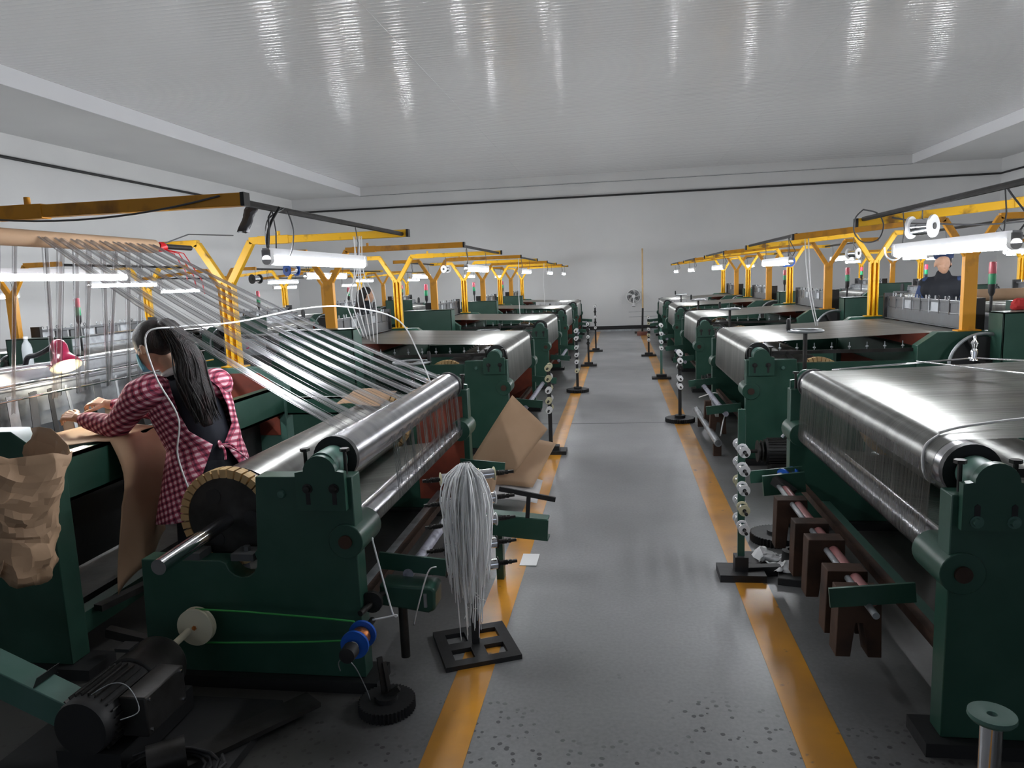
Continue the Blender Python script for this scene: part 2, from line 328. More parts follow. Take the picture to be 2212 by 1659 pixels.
    def build(s, name, m, parent=None, angle=35, bev=0, solid=0, recalc=True, loc=None):
        me = bpy.data.meshes.new(name); me.from_pydata(s.V, [], s.F)
        if s.U:
            ul = me.uv_layers.new(name='UVMap')
            for p in me.polygons:
                if p.index in s.U:
                    for k, li in enumerate(p.loop_indices): ul.data[li].uv = s.U[p.index][k]
        if recalc:
            bm = bmesh.new(); bm.from_mesh(me); bmesh.ops.recalc_face_normals(bm, faces=bm.faces); bm.to_mesh(me); bm.free()
        for i, p in enumerate(me.polygons): p.use_smooth = True
        me.set_sharp_from_angle(angle=math.radians(angle))
        me.materials.append(MT[m] if isinstance(m, str) else m)
        o = bpy.data.objects.new(name, me); COL.objects.link(o)
        if parent is not None: o.parent = parent
        if loc: o.location = loc
        if bev:
            b = o.modifiers.new('bevel', 'BEVEL'); b.width = bev; b.segments = 2; b.limit_method = 'ANGLE'; b.angle_limit = math.radians(40)
        if solid:
            b = o.modifiers.new('solid', 'SOLIDIFY'); b.thickness = solid; b.offset = 0
        return o
def tag(o, label, cat, group=None):
    o['label'] = label; o['category'] = cat
    if group: o['group'] = group
    return o
def thing(name, label, cat, loc=(0, 0, 0), group=None, rz=0):
    o = bpy.data.objects.new(name, None); COL.objects.link(o); o.location = loc; o.rotation_euler = (0, 0, rz); o.empty_display_size = 0.1
    return tag(o, label, cat, group)
def struct(name, mb, m, **k):
    o = mb.build(name, m, **k); o['kind'] = 'structure'; return o
KIDS = {}
def dup(root, loc, label, group=None, rz=None, skip=()):
    """a copy of a thing with copies of its parts and sub-parts"""
    r = root.copy(); COL.objects.link(r); r.location = loc; r['label'] = label
    if group: r['group'] = group
    if rz is not None: r.rotation_euler = (0, 0, rz)
    def rec(a, b):
        if a.name not in KIDS: KIDS[a.name] = [c for c in bpy.data.objects if c.parent == a]
        for c in KIDS[a.name]:
            if c.name.split('.')[0] in skip: continue
            d = c.copy(); COL.objects.link(d); d.parent = b; rec(c, d)
    rec(root, r); return r
def part_only(root): pass
ORD = ['first', 'second', 'third', 'fourth', 'fifth', 'sixth', 'seventh']
def arc(cx, cz, r, a0, a1, n=8): return [(cx + r * math.cos(math.radians(a0 + (a1 - a0) * i / n)), cz + r * math.sin(math.radians(a0 + (a1 - a0) * i / n))) for i in range(n + 1)]
def sag(p0, p1, d, n=14, jit=0):
    p0 = Vector(p0); p1 = Vector(p1)
    return [tuple(p0.lerp(p1, i / n) + Vector((random.uniform(-jit, jit), random.uniform(-jit, jit), -4 * d * (i / n) * (1 - i / n)))) for i in range(n + 1)]

# ------------------------------------------------------------ the room
YB, YF = -7.0, 22.49; XL, XR = -10.3, 10.6; ZC = 4.737; ZS = 4.48
struct('floor', MB().box(XL - .2, XR + .2, YB - .2, YF + .2, -0.1, 0), 'floor')
m = MB(); m.box(-8.0, 8.28, YB, YF - .0, ZC, ZC + .1); struct('ceiling', m, 'ceiling')
m = MB(); m.box(XL, -8.0, YB, YF, ZS, ZS + .35); struct('trim_1', m, 'wallpaint')
m = MB(); m.box(8.28, XR, YB, YF, ZS, ZS + .35); struct('trim_2', m, 'wallpaint')
struct('trim_3', MB().box(-8.0, 8.28, YF - .012, YF + .02, ZS, ZC), 'wallpaint')
struct('trim_4', MB().box(-8.0, 8.28, YF - .03, YF, ZS - .012, ZS), 'galv')
m = MB(); m.box(-8.003, -7.985, YB, YF, ZS, ZC - .002); struct('trim_5', m, 'white_enamel')
m = MB(); m.box(8.265, 8.283, YB, YF, ZS, ZC - .002); struct('trim_6', m, 'white_enamel')
for i, xs in enumerate((-2.75, 2.87)):
    m = MB(); m.box(xs - .006, xs + .006, YB, YF - .05, ZC - .003, ZC + .01); struct('trim_%d' % (7 + i), m, 'ceiling')
struct('wall_back', MB().box(XL - .2, XR + .2, YF, YF + .2, 0, ZS + .4), 'wallpaint')
struct('wall_left', MB().box(XL - .2, XL, YB, YF, 0, ZS + .4), 'wallpaint')
struct('wall_right', MB().box(XR, XR + .2, YB, YF, 0, ZS + .4), 'wallpaint')
# wall behind the camera, unseen; its three windows are added for daylight fill
m = MB(); wins = [(-7.6, -4.6), (-1.5, 1.5), (4.6, 7.6)]
m.box(XL, XR, YB - .2, YB, 0, 1.0); m.box(XL, XR, YB - .2, YB, 3.4, ZS + .4)
xs = [XL] + [v for w in wins for v in w] + [XR]
for k in range(0, len(xs), 2): m.box(xs[k], xs[k + 1], YB - .2, YB, 1.0, 3.4)
struct('wall_front', m, 'wallpaint')
for i, (a, b) in enumerate(wins):
    m = MB(); m.box(a, b, YB - .15, YB - .09, 1.0, 1.07); m.box(a, b, YB - .15, YB - .09, 3.33, 3.4)
    for k in range(4):
        q = a + (b - a - .06) * k / 3; m.box(q, q + .06, YB - .15, YB - .09, 1.07, 3.33)
    struct('fill_window_%d' % (i + 1), m, 'white_enamel')
struct('baseboard_back', MB().box(XL, XR, YF - .05, YF, 0.03, 0.155), 'blackpaint')
struct('trim_9', MB().box(XL, XR, YF - .16, YF - .05, 0.0, 0.05), 'galv')
struct('baseboard_left', MB().box(XL, XL + .04, YB, YF - .2, 0.0, 0.13), 'blackpaint')
struct('baseboard_right', MB().box(XR - .04, XR, YB, YF - .2, 0.0, 0.13), 'blackpaint')
struct('trim_10', MB().box(-.712, -.560, YB + 1, YF - .2, 0.0005, 0.002), 'line_paint')
struct('trim_11', MB().box(.592, .757, YB + 1, YF - .2, 0.0005, 0.002), 'line_paint')
for i, (y, a, b) in enumerate(((8.15, -.56, .60),)):
    struct('trim_12', MB().box(-6, 6, y, y + .006, 0.0003, 0.0016), 'black')
# conduit pipe round the walls
o = MB().tube([(XL + .04, YB + .5, 4.07), (XL + .04, YF - .06, 4.07), (XR - .04, YF - .06, 4.07), (XR - .04, YB + .5, 4.07)], 0.028, 8).build('wall_conduit', 'black')
tag(o, 'long black conduit pipe running high along the white walls', 'pipe')

# ------------------------------------------------------------ gantries, rods, lamps
Y_L = [2.66, 6.75, 10.85, 14.95, 19.0]; Y_R = [2.45, 6.3, 10.3, 14.2, 18.0]
W = 2.33
def make_gantry(sg, far, long_drop=0.0):
    """Y-shaped overhead bracket standing on a loom frame; local origin at the post's foot"""
    mt = 'yellow' if far else 'orange'
    t = thing('overhead_bracket', '', 'bracket')
    H = 0.62; w = 0.085
    m = MB(sg)
    if far:   # channel post seen from its open side: web and two flanges
        m.box(-.05, .05, .02, .03, 0, H); m.box(-.05, -.035, -.03, .02, 0, H); m.box(.035, .05, -.03, .02, 0, H); m.box(-.012, .012, -.03, .02, 0, H)
    else: m.box(-.05, .05, -.03, .03, 0, H)
    m.box(-.09, .09, -.05, .05, 0.001, 0.012)
    m.build('post', mt, t, bev=0.003)
    for sd, tipx, nm in ((1, -1.36, 'long_arm'), (-1, 0.62, 'short_arm')):
        m = MB(sg)
        sx = -.21 if sd > 0 else .21
        m.bar((-.015 * sd, 0, H - .03), (sx, 0, H + .28), .05, .045, (0, 1, 0))
        z1 = H + .285
        m.bar((sx + .01 * sd, 0, z1), (tipx, 0, z1 - (long_drop if sd > 0 else 0)), .045, .05)
        m.build(nm, mt, t, bev=0.003)
        m = MB(sg)
        if sd > 0:
            m.bar((-.27, 0, z1), (-.50, 0, z1 - long_drop * .2), .052, .058); m.cyl((-.42, 0, z1 + .03), (-.42, 0, z1 + .06), .012)
            m.build('sleeve', mt, t, bev=0.002)
            m = MB(sg); m.box(tipx - .016, tipx + .0, -.0235, .0235, z1 - long_drop - .026, z1 - long_drop + .026); m.build('end_cap', 'darksteel', t)
    return t
def make_lamp(up=0.20):
    t = thing('fluorescent_lamp', '', 'lamp')
    L = 0.6
    m = MB(); m.prism([(-.016, -.002), (-.016, .028), (.016, .028), (.016, -.002)], -L, L, 'xz'); m.build('batten', 'white_enamel', t)
    m = MB(); m.cyl((0, -L + .03, -.022), (0, L - .03, -.022), .020, n=14); m.build('tube', 'tube', t)
    for e in (-1, 1): m = MB(); m.cyl((0, e * L, -.022), (0, e * (L - .03), -.022), .021); m.box(-.02, .02, min(e * L, e * (L - .03)), max(e * L, e * (L - .03)), -.02, .02); m.build('tube_socket', 'plastic_white', t)
    for y in (-L * .84, L * .84):
        m = MB(); m.tube([(0, y, .02), (.006, y, .02 + up * .4), (-.004, y, up)], .003, 5); m.build('hanger', 'cable_grey', t)
    m = MB(); m.tube([(0, -L + .02, .0), (.03, -L - .02, .07), (.0, -L + .05, up * .8), (.0, -L + .1, up)], .004, 5); m.build('cord', 'cable_grey', t)
    return t
lampP = make_lamp(); first_lamp = [True]
def lamp(x, y, z, label, group, rz=0):
    if first_lamp[0]:
        first_lamp[0] = False; lampP.location = (x, y, z); lampP['label'] = label; lampP['group'] = group; lampP.rotation_euler = (0, 0, rz); return lampP
    return dup(lampP, (x, y, z), label, group, rz)
GP = {(sg, far): make_gantry(sg, far, 0.0 if sg < 0 else 0.09) for sg in (1, -1) for far in (0, 1)}
used = {}
ZP = 1.10
def gantry(sg, far, x, y, label, group):
    k = (sg, far)
    if k not in used:
        used[k] = 1; g = GP[k]; g.location = (x, y, ZP); g['label'] = label; g['group'] = group; return g
    return dup(GP[k], (x, y, ZP), label, group)
def side(sg): return 'left' if sg < 0 else 'right'
UG = 2.80; UTIP = UG - 1.36
for sg, YS in ((-1, Y_L), (1, Y_R)):
    sd = side(sg)
    for i, y0 in enumerate(YS):
        yn, yf = y0 + .05, y0 + W - .05
        ord_ = ORD[i]
        ad = '%s loom along the %s aisle line' % (ord_, sd); od = '%s loom of the outer %s row' % (ord_, sd)
        gantry(sg, 0, sg * UG, yn, 'orange forked bracket on the near frame, ' + ad, 'forked overhead brackets beside the aisle')
        gantry(sg, 1, sg * UG, yf, 'yellow forked bracket on the far frame, ' + ad, 'forked overhead brackets beside the aisle')
        gantry(-sg, 0, sg * (9.1 - UG), yn, 'orange forked bracket on the near frame, ' + od, 'forked overhead brackets of the outer rows')
        gantry(-sg, 1, sg * (9.1 - UG), yf, 'yellow forked bracket on the far frame, ' + od, 'forked overhead brackets of the outer rows')
        za = 2.0 if sg < 0 else 1.935; zo = 1.92 if sg < 0 else 2.0   # the outer rows carry the mirrored brackets
        ul = UTIP + .03
        for (u, z, lb) in ((ul, za, 'aisle-side'), (UG + .55, 2.0, 'work-side')):
            for row, uu, zz in ((ad, u, z), (od, 9.1 - u, (z if u > 2 else zo))):
                tag(MB().tube([(sg * uu, yn + .022, zz), (sg * uu, yf - .022, zz)], .014, 8).build('support_rod', 'darksteel'), 'dark %s steel rod across the bracket tips, %s' % (lb, row), 'rod', 'rods between the overhead brackets')
        yl = y0 + .86 if not (sg > 0 and i == 0) else 3.58
        for row, uu, zz, yy, wl in ((ad, ul, za - .2, yl, 'over the back roller'), (ad, UG + .55, 1.80, y0 + 1.35, 'on the work side'),
                            (od, 9.1 - UG - .55, 1.80, y0 + 1.1, 'on the work side'), (od, 9.1 - ul, zo - .2, y0 + 1.0, 'at the wall side')):
            lamp(sg * uu, yy, zz, 'lit fluorescent lamp %s, %s' % (wl, row), 'fluorescent lamps ' + wl, 0)
# ------------------------------------------------------------ the looms
def make_loom(sg, name='wire_loom', special=None):
    """u inward from the aisle, v along the aisle from the near face, z up. special: 'L1', 'R1' or None"""
    t = thing(name, '', 'loom')
    A = lambda: MB(sg)
    L1 = special == 'L1'; R1 = special == 'R1'
    bite = arc(1.565, .545, .07, 150, 350, 8)
    prof = [(1.06, .05), (1.06, .905), (1.47, .905), (1.49, .60)] + bite + [(1.66, .545), (2.02, .545), (2.04, .05)]
    for k, (v0, v1) in enumerate(((0, .09), (W - .09, W))):
        A().prism(prof, v0, v1).build('side_frame', 'green', t, bev=.004)
        m = A(); m.box(1.0, 2.12, v0 - .04, v1 + .04, 0, .05); m.box(2.3, 3.5, v0 - .04, v1 + .04, 0, .05); m.build('base_skid', 'black', t)
        # bearing bracket bolted on the outside
        o0, o1 = (-.03, .0) if k == 0 else (W, W + .03)
        z0 = .02 if R1 else 0
        br = [(1.08, .775 + z0), (1.285, .775 + z0), (1.285, .93 + z0), (1.25, .935 + z0)] + arc(1.182, .93 + z0, .068, 0, 180, 12) + [(1.112, .935 + z0), (1.08, .93 + z0)]
        b = A().prism(br, o0, o1).build('bearing_bracket', 'green', t, bev=.003)
        for u in (1.125, 1.235):
            e = o0 - .0015 if k == 0 else o1 - .0015
            zb, zs = (.865, .80) if not R1 else (.825, .865)
            m = A(); m.prism([(u - .009, min(zb, zs)), (u + .009, min(zb, zs)), (u + .009, max(zb, zs) + .012), (u, max(zb, zs) + .02), (u - .009, max(zb, zs) + .012)], e, e + .003); m.build('slot', 'black', b)
            d = -1 if k == 0 else 1; f = o0 if k == 0 else o1
            m = A(); m.lathe([(0, .021), (.004, .021), (.004, .014), (.016, .013), (.017, .0)], (u, f, zb), (0, d, 0), 12); m.build('bolt', 'green_pale' if R1 else 'darksteel', b)
        # roller housing, collar
        h0, h1 = (.09, .15) if k == 0 else (W - .15, W - .09)
        m = A(); m.cyl((1.182, min(o0 + .03, h0) if k == 0 else W - .13, .945), (1.182, .13 if k == 0 else W, .945), .06, n=24); m.build('bearing_housing', 'green_pale', t)
        m = A(); c = .14 if k == 0 else W - .17
        m.lathe([(0, .062), (0, .096), (.03, .096), (.03, .062)], (1.182, c, .945), (0, 1, 0), 28); m.build('collar', 'black', t)
        for u in (1.10, 1.268):
            m = A(); vv = .045 if k == 0 else W - .045; m.cyl((u, vv, .90), (u, vv, 1.0), .008, n=8); m.cyl((u, vv, 1.0), (u, vv, 1.012), .02, n=6); m.build('set_screw', 'darksteel', t)
        # lower hub
        a_, b_ = (-.012, .22) if k == 0 else (W - .22, W + .012)
        m = A(); m.cyl((1.10, a_, .64), (1.10, b_, .64), .072, n=24); h = m.build('lower_hub', 'green', t, bev=.003)
        e = a_ if k == 0 else b_; d = -1 if k == 0 else 1
        m = A(); m.cyl((1.10, e, .64), (1.10, e + d * .01, .64), .028, n=16); m.build('hub_pin', 'rust', h)
        m = A(); e = 0 if k == 0 else W; m.lathe([(0, .018), (.006, .018), (.014, .014), (.016, 0)], (1.36, e, .835), (0, d, 0), 10); m.build('frame_bolt', 'green_pale', t)
    A().cyl((1.182, .17, .945), (1.182, W - .17, .945), .09, n=40).build('back_roller', 'steel', t)
    A().cyl((1.132, .2, .64), (1.132, W - .2, .64), .055, n=32).build('lower_roller', 'steel', t)
    # warp drum
    m = A(); m.cyl((1.68, .2, .69), (1.68, W - .16, .69), .185, n=48); m.build('warp_drum', 'mesh_dense' if False else 'steel', t)
    for k, (v, s2) in enumerate(((.12, 1), (W - .16, 1))):
        m = A(); m.lathe([(0, .03), (0, .178), (.05, .178), (.05, .03)], (1.68, v, .69), (0, 1, 0), 40); wd_ = m.build('brake_wheel', 'darksteel', t)
        if k == 0:
            for q in range(3):
                an = math.radians(60 + q * 120); m = A(); m.cyl((1.68 + .11 * math.cos(an), v - .002, .69 + .11 * math.sin(an)), (1.68 + .11 * math.cos(an), v + .004, .69 + .11 * math.sin(an)), .034, n=20); m.build('lightening_hole', 'black', wd_)
        m = A(); nb = 36
        for q in range(nb):
            an = 2 * PI * q / nb; r0, r1, da = .178, .215, PI / nb * .78
            pr = [(1.68 + r * math.cos(an + s * da), .69 + r * math.sin(an + s * da)) for r, s in ((r0, -1), (r1, -1), (r1, 1), (r0, 1))]
            m.prism(pr, v - .005, v + .055)
        m.build('wooden_lagging', 'wood', t)
    m = A(); m.cyl((1.68, -.36 if L1 else -.06, .665), (1.68, .13, .68), .03, n=20); m.build('drum_shaft', 'chrome' if L1 else 'darksteel', t); m = A(); m.cyl((1.68, W - .1, .69), (1.68, W + .04, .69), .03); m.build('drum_shaft', 'darksteel', t)
    for u in (1.56, 1.80):
        m = A(); m.box(u - .05, u + .05, .0, .09, .545, .575); m.cyl((u, .045, .575), (u, .045, .595), .016, n=6); m.build('shaft_bearing', 'rackgrey', t)
    if not (L1 or R1):
        # black toothed gear beside the far lagging
        m = A(); nb = 48; pr = []
        for q in range(nb * 2):
            an = PI * q / nb; r = .235 if q % 2 else .215; pr.append((1.70 + r * math.cos(an), .66 + r * math.sin(an)))
        m.prism(pr, W - .30, W - .27); m.build('toothed_gear', 'black', t)
    # wire sheet: drum -> lower roller -> back roller -> healds
    over = arc(1.182, .945, .0915, 180, 90, 8)
    low = arc(1.132, .64, .0565, 250, 180, 6)
    y0, y1 = .23, W - .23
    up = [(1.66, .502)] + low + over
    if L1:
        m = A(); m.sheet([(1.60, .53)] + low + [(1.075, .66)], y0, y1); m.build('lower_warp', 'mesh_thin', t)
        m = A(); m.cyl((1.68, .22, .69), (1.68, W - .2, .69), .189, n=48, caps=False)
        m2 = A(); m2.sheet(arc(1.68, .69, .19, -60, 300, 40), .24, W - .22); m2.build('wound_warp', 'mesh_dense', t)
        # sparse wires between the two rollers, in clumps
        rnd = random.Random(3)
        for c in range(11):
            m = A(); base = .62 + c * .135
            for k in range(9):
                v = base + rnd.uniform(0, .085); v2 = v + rnd.uniform(-.02, .02)
                m.tube([(1.075, v2, .62), (1.078, v2 * .6 + v * .4, .72), (1.09, v, .93)], .0011, 4, False)
            m.build('warp_wires', 'steel', t)
    else:
        sm = 'mesh_open' if R1 else 'mesh_dense'
        m = A(); m.sheet([(1.64, .507)] + low + over[:1], y0, y1, 4); m.build('drop_sheet', sm, t)
        m = A(); m.sheet(over + [(1.8, 1.052), (2.4, 1.075), (2.86, 1.085)], y0, y1, 4); m.build('top_sheet', 'mesh_thin' if R1 else sm, t)
        m = A(); m.sheet(arc(1.68, .69, .19, -60, 300, 40), .24, W - .3); m.build('wound_warp', 'mesh_dense', t)
    # side rails, inner frames
    if sg < 0: m = A(); m.box(1.10, 1.44, W - .094, W - .089, .12, .86); m.build('inner_plate', 'redbrown', t)
    if L1:
        m = A(); m.box(1.32, 1.88, .12, W - .1, .001, .03); m.build('shade_sheet', 'black', t)  # black sheet added on the floor, painting the dark under the loom
        m = A(); m.bar((2.0, .1, .10), (2.3, .1, .16), .04, .04); m.bar((2.42, .2, .22), (2.0, W - .3, .22), .05, .03); m.build('treadle', 'darksteel', t)
        m = A(); m.box(2.62, 2.64, .11, W - .11, .36, .80); m.build('shade_panel', 'black', t)  # black panel added to stand in for the dark below the cross beam
        m = A(); m.box(2.56, 3.3, .12, W - .12, .20, .23); m.build('foot_board', 'darksteel', t)
    for k, v in enumerate((.02, W - .08)):
        if not (L1 and k == 0):
            m = A(); m.box(1.47, 2.41, v, v + .012, .745, .87); m.box(1.47, 2.41, v, v + .06, .858, .87); m.box(1.47, 2.41, v, v + .06, .745, .757); m.build('side_rail', 'green', t)
        pf = [(2.41, .05), (2.41, .995), (2.56, 1.10), (3.30, 1.10), (3.44, .98), (3.44, .05)]
        va, vb = (0, .11) if k == 0 else (W - .11, W)
        A().prism(pf, va, vb).build('inner_frame', 'green_pale' if L1 and k == 1 else 'green', t, bev=.004)
        if k == 1:
            m = A(); m.prism([(2.46, .60), (2.46, .965), (2.585, 1.06), (3.28, 1.06), (3.38, .96), (3.38, .60)], va - .004, va + .002); m.build('frame_panel', 'redbrown', t)
    m = A(); m.box(2.42, 2.44, .11, W - .11, .76, .965); m.box(2.42, 2.50, .11, W - .11, .950, .965); m.box(2.42, 2.50, .11, W - .11, .76, .775); m.build('cross_beam', 'green', t)
    m = A(); m.box(2.45, 2.52, .11, W - .11, .12, .22); m.build('lower_tie', 'green', t)
    m = A(); m.box(1.25, 1.31, .09, W - .09, .10, .18); m.box(1.9, 1.97, .09, W - .09, .06, .14); m.build('floor_tie', 'galv' if L1 else 'green_pale', t)
    # pin rail along the near edge of the sheet
    if not L1:
        m = A(); m.bar((1.28, .09, .955), (2.42, .09, .955), .012, .03); m.bar((1.40, .09, .955), (1.47, .09, .88), .012, .03); m.build('pin_rail', 'darksteel', t)
        for q in range(8):
            u = 1.35 + q * .14; m = A(); m.cyl((u, .09, .96), (u, .09, 1.03), .0035, n=6); m.lathe([(0, .004), (.002, .012), (.012, .012), (.014, .004)], (u, .09, .985), (0, 0, 1), 8); m.build('pin', 'galv', t)
        # flywheel
        m = A(); m.ring((2.87, -.10, .83), (0, 1, 0), .26, .014, 40, 8); fw = m.build('flywheel', 'galv', t)
        m = A(); m.cyl((2.87, -.13, .83), (2.87, .0, .83), .035)
        for q in range(4): m.bar((2.87, -.10, .83), (2.87 + .255 * math.cos(q * PI / 2 + .5), -.10, .83 + .255 * math.sin(q * PI / 2 + .5)), .03, .018, (0, 1, 0))
        m.build('spokes', 'darksteel', fw)
        m = A(); m.cyl((2.87, -.06, .83), (2.87, -.045, .83), .235, n=36); m.build('clutch_disc', 'black', fw)
        g0 = 2.48 if sg < 0 else 2.93
        m = A(); m.box(g0, g0 + .74, -.24, -.225, .62, 1.26); m.box(g0, g0 + .74, -.24, -.01, 1.248, 1.26); m.box(g0, g0 + .012, -.24, -.01, .62, 1.26); m.build('belt_guard', 'green', t, bev=.002)
        # horizontal handwheel on its upright spindle
        hu, hz, hr = (1.93, .93, .17) if sg < 0 else (1.48, 1.16, .13)
        m = A(); m.ring((hu, -.22, hz), (0, 0, 1), hr, .012, 36, 8)
        for q in range(3): m.bar((hu, -.22, hz - .012), (hu + hr * math.cos(q * 2.094), -.22 + hr * math.sin(q * 2.094), hz), .022, .01)
        hw = m.build('handwheel', 'galv', t)
        m = A(); m.cyl((hu, -.22, .35), (hu, -.22, hz), .017, n=12); m.bar((hu, -.22, .45), (hu, .01, .45), .04, .04); m.build('spindle', 'darksteel', hw)
        m = A(); m.lathe([(0, .012), (.02, .017), (.08, .017), (.10, .012), (.102, 0)], (hu - hr, -.22, hz), (0, 0, 1), 12); m.build('grip', 'black', hw)
    # heald rack
    if not L1:
        m = A(); m.box(2.90, 2.96, .2, W - .2, 1.09, 1.21); m.box(2.90, 2.94, .2, W - .2, 1.30, 1.325); m.box(2.875, 2.885, .2, W - .2, 1.09, 1.10); rk = m.build('heald_rack', 'rackgrey', t, bev=.002)
        for q in range(9):
            v = .24 + q * .21
            m = A(); m.box(2.905, 2.93, v, v + .16, 1.215, 1.30); m.box(2.895, 2.90, v + .17, v + .185, 1.2, 1.33); m.build('heald_box', 'rackgrey' if q % 3 else 'galv', rk)
            m = A(); m.ring((2.92, v + .03, 1.345), (1, 0, 0), .016, .004, 10, 5); m.build('heald_hook', 'black' if q % 2 else 'galv', rk)
            m = A(); m.cyl((2.92, v + .1, 1.32), (2.92, v + .1, 1.36), .006, n=6); m.build('heald_pin', 'galv', rk)
        for v in (.16, W - .2):
            m = A(); m.box(2.87, 2.98, v, v + .035, .95, 1.36); m.build('rack_upright', 'black', rk)
    # lay (moving beam), breast beam, cloth roll
    m = A(); m.box(3.06, 3.12, .12, W - .12, .99, 1.06); m.box(3.05, 3.07, .12, W - .12, 1.06, 1.20); m.build('lay_beam', 'galv', t)
    m = A(); m.cyl((3.06, .15, 1.215), (3.06, W - .15, 1.215), .014, n=10); m.cyl((3.10, .2, 1.12), (3.10, W - .2, 1.12), .01, n=8); m.build('lay_rod', 'chrome', t)
    if not L1:
        m = A(); m.sheet([(2.90, 1.085), (3.1, 1.08), (3.36, 1.04)] + arc(3.37, 1.0, .04, 80, 0, 5) + [(3.38, .8)], .25, W - .25, 4); m.build('woven_cloth', 'mesh_dense', t)
    m = A(); m.cyl((3.37, .12, .998), (3.37, W - .12, .998), .036, n=20); m.build('breast_roller', 'steel', t)
    m = A(); m.cyl((3.37, .15, .62), (3.37, W - .15, .62), .10, n=28); m.build('cloth_roll', 'kraft' if sg > 0 else 'steel', t)
    # shuttle boxes at both ends of the lay
    for v in (-.02, W - .2):
        m = A(); m.box(3.10, 3.30, v, v + .2, 1.06, 1.11); m.build('shuttle_box', 'rackgrey', t, bev=.004)
        m = A(); m.lathe([(0, .035), (.10, .036), (.14, .03), (.16, .012), (.162, 0)], (3.16, v + .1, 1.11), (0, 0, 1), 14); m.build('picker_buffer', 'rubber', t)
    # signal tower
    if not R1 and not L1:
        tw = A(); tw.cyl((3.18, 1.0 if sg < 0 else .5, 1.06), (3.18, 1.0 if sg < 0 else .5, 1.40), .012, n=8); tw.lathe([(.30, .014), (.33, .026), (.40, .03)], (3.18, 1.0 if sg < 0 else .5, 1.06), (0, 0, 1), 14)
        s0 = tw.build('signal_tower', 'black', t); vv = 1.0 if sg < 0 else .5
        m = A(); m.cyl((3.18, vv, 1.46), (3.18, vv, 1.55), .03, n=16); m.build('green_lens', 'lens_green', s0)
        m = A(); m.cyl((3.18, vv, 1.55), (3.18, vv, 1.64), .03, n=16); m.cyl((3.18, vv, 1.64), (3.18, vv, 1.65), .026, n=16); m.build('red_lens', 'lens_red', s0)
    # aisle side: flat arms and the take-up rods
    for v in (.25, W - .42):
        m = A(); m.bar((1.06, v, .46), (.76, v, .43), .012, .075); m.build('side_arm', 'green', t)
    m = A(); m.cyl((.93, .3 if R1 else .24, .40), (.93, W - .35, .40), .024, n=16); m.build('guide_tube', 'mauve' if R1 else 'bluegrey_pipe', t)
    m = A(); m.bar((1.12, .1, .30), (1.12, W - .1, .30), .04, .04); m.build('rust_bar', 'rust', t)
    if sg > 0 and not R1:
        # finned electric motor at the near side
        m = A(); m.cyl((1.16, -.30, .19), (1.50, -.30, .19), .10, n=28)
        mo = m.build('motor', 'black', t)
        m = A()
        for q in range(24):
            an = 2 * PI * q / 24; m.bar((1.18, -.30 + .104 * math.cos(an), .19 + .104 * math.sin(an)), (1.48, -.30 + .104 * math.cos(an), .19 + .104 * math.sin(an)), .006, .014, (0, math.cos(an), math.sin(an)))
        m.box(1.2, 1.46, -.38, -.22, .0, .1); m.build('cooling_fins', 'darksteel', mo)
        m = A(); m.lathe([(0, .09), (.01, .09), (.015, .06), (.025, .06), (.03, .09), (.04, .09)], (1.10, -.30, .19), (1, 0, 0), 24); m.cyl((1.02, -.3, .19), (1.16, -.3, .19), .015); m.build('pulley', 'darksteel', mo)
        m = A(); m.cyl((1.30, -.30, .30), (1.34, -.30, .345), .025); m.box(1.37, 1.42, -.33, -.28, .29, .34); m.build('terminal_caps', 'chrome', mo)
    return t
LP = make_loom(-1); RP = make_loom(1); L1 = make_loom(-1, special='L1'); R1 = make_loom(1, special='R1')
GL = 'green wire looms along the aisle'; GO = 'green wire looms of the outer rows'
L1.location = (0, Y_L[0], 0); L1['label'] = 'nearest green wire loom on the left, half warped, woman working at it'; L1['group'] = GL
R1.location = (0, Y_R[0], 0); R1['label'] = 'nearest green wire loom on the right, see-through wire sheet over steel rollers'; R1['group'] = GL
LP.location = (0, Y_L[1], 0); LP['label'] = 'green wire loom on the left of the aisle, right behind the brown paper sheets'; LP['group'] = GL
RP.location = (0, Y_R[1], 0); RP['label'] = 'green wire loom on the right of the aisle, in front of the standing man'; RP['group'] = GL
for i in range(2, 5):
    dup(LP, (0, Y_L[i], 0), 'green wire loom in the row along the left floor line, %s from the front' % ORD[i], GL)
    dup(RP, (0, Y_R[i], 0), 'green wire loom in the row along the right floor line, %s from the front' % ORD[i], GL)
for i in range(5):
    dup(RP, (-9.1, Y_L[i], 0), 'green wire loom in the outer row by the left wall, %s from the front' % ORD[i], GO, skip=('motor',))
    dup(LP, (9.1, Y_R[i], 0), 'green wire loom in the outer row by the right wall, %s from the front' % ORD[i], GO)
# ------------------------------------------------------------ warp strips, cardboard tube over the half-warped loom
TU, TZ = -2.62, 1.925
tb = MB(); tb.cyl((TU, 1.9, TZ), (TU, 3.86, TZ), .038, n=28); cb = thing('hanging_tube', 'brown cardboard tube on a steel rod hung under the brackets, wires looped over it', 'tube', (0, 0, 0))
tb.build('cardboard_sleeve', 'kraft', cb)
m = MB(); m.cyl((TU, 1.8, TZ), (TU, 4.22, TZ + .004), .016, n=14); m.build('steel_rod', 'darksteel', cb)
m = MB()
for k in range(5): m.ring((TU, 3.90 + k * .012, TZ), (0, 1, .2 * (k - 2)), .022, .007, 16, 5)
m.build('red_binding', 'red', cb)
for k in range(3):
    m = MB(); m.tube([(TU, 3.92, TZ - .01), (TU + .05 + .03 * k, 3.97, TZ - .04), (TU + .09 + .05 * k, 4.0, TZ - .14 - .03 * k), (TU + .10 + .05 * k, 4.0, TZ - .20 - .04 * k)], .003, 5); m.build('ribbon_end', 'red', cb)
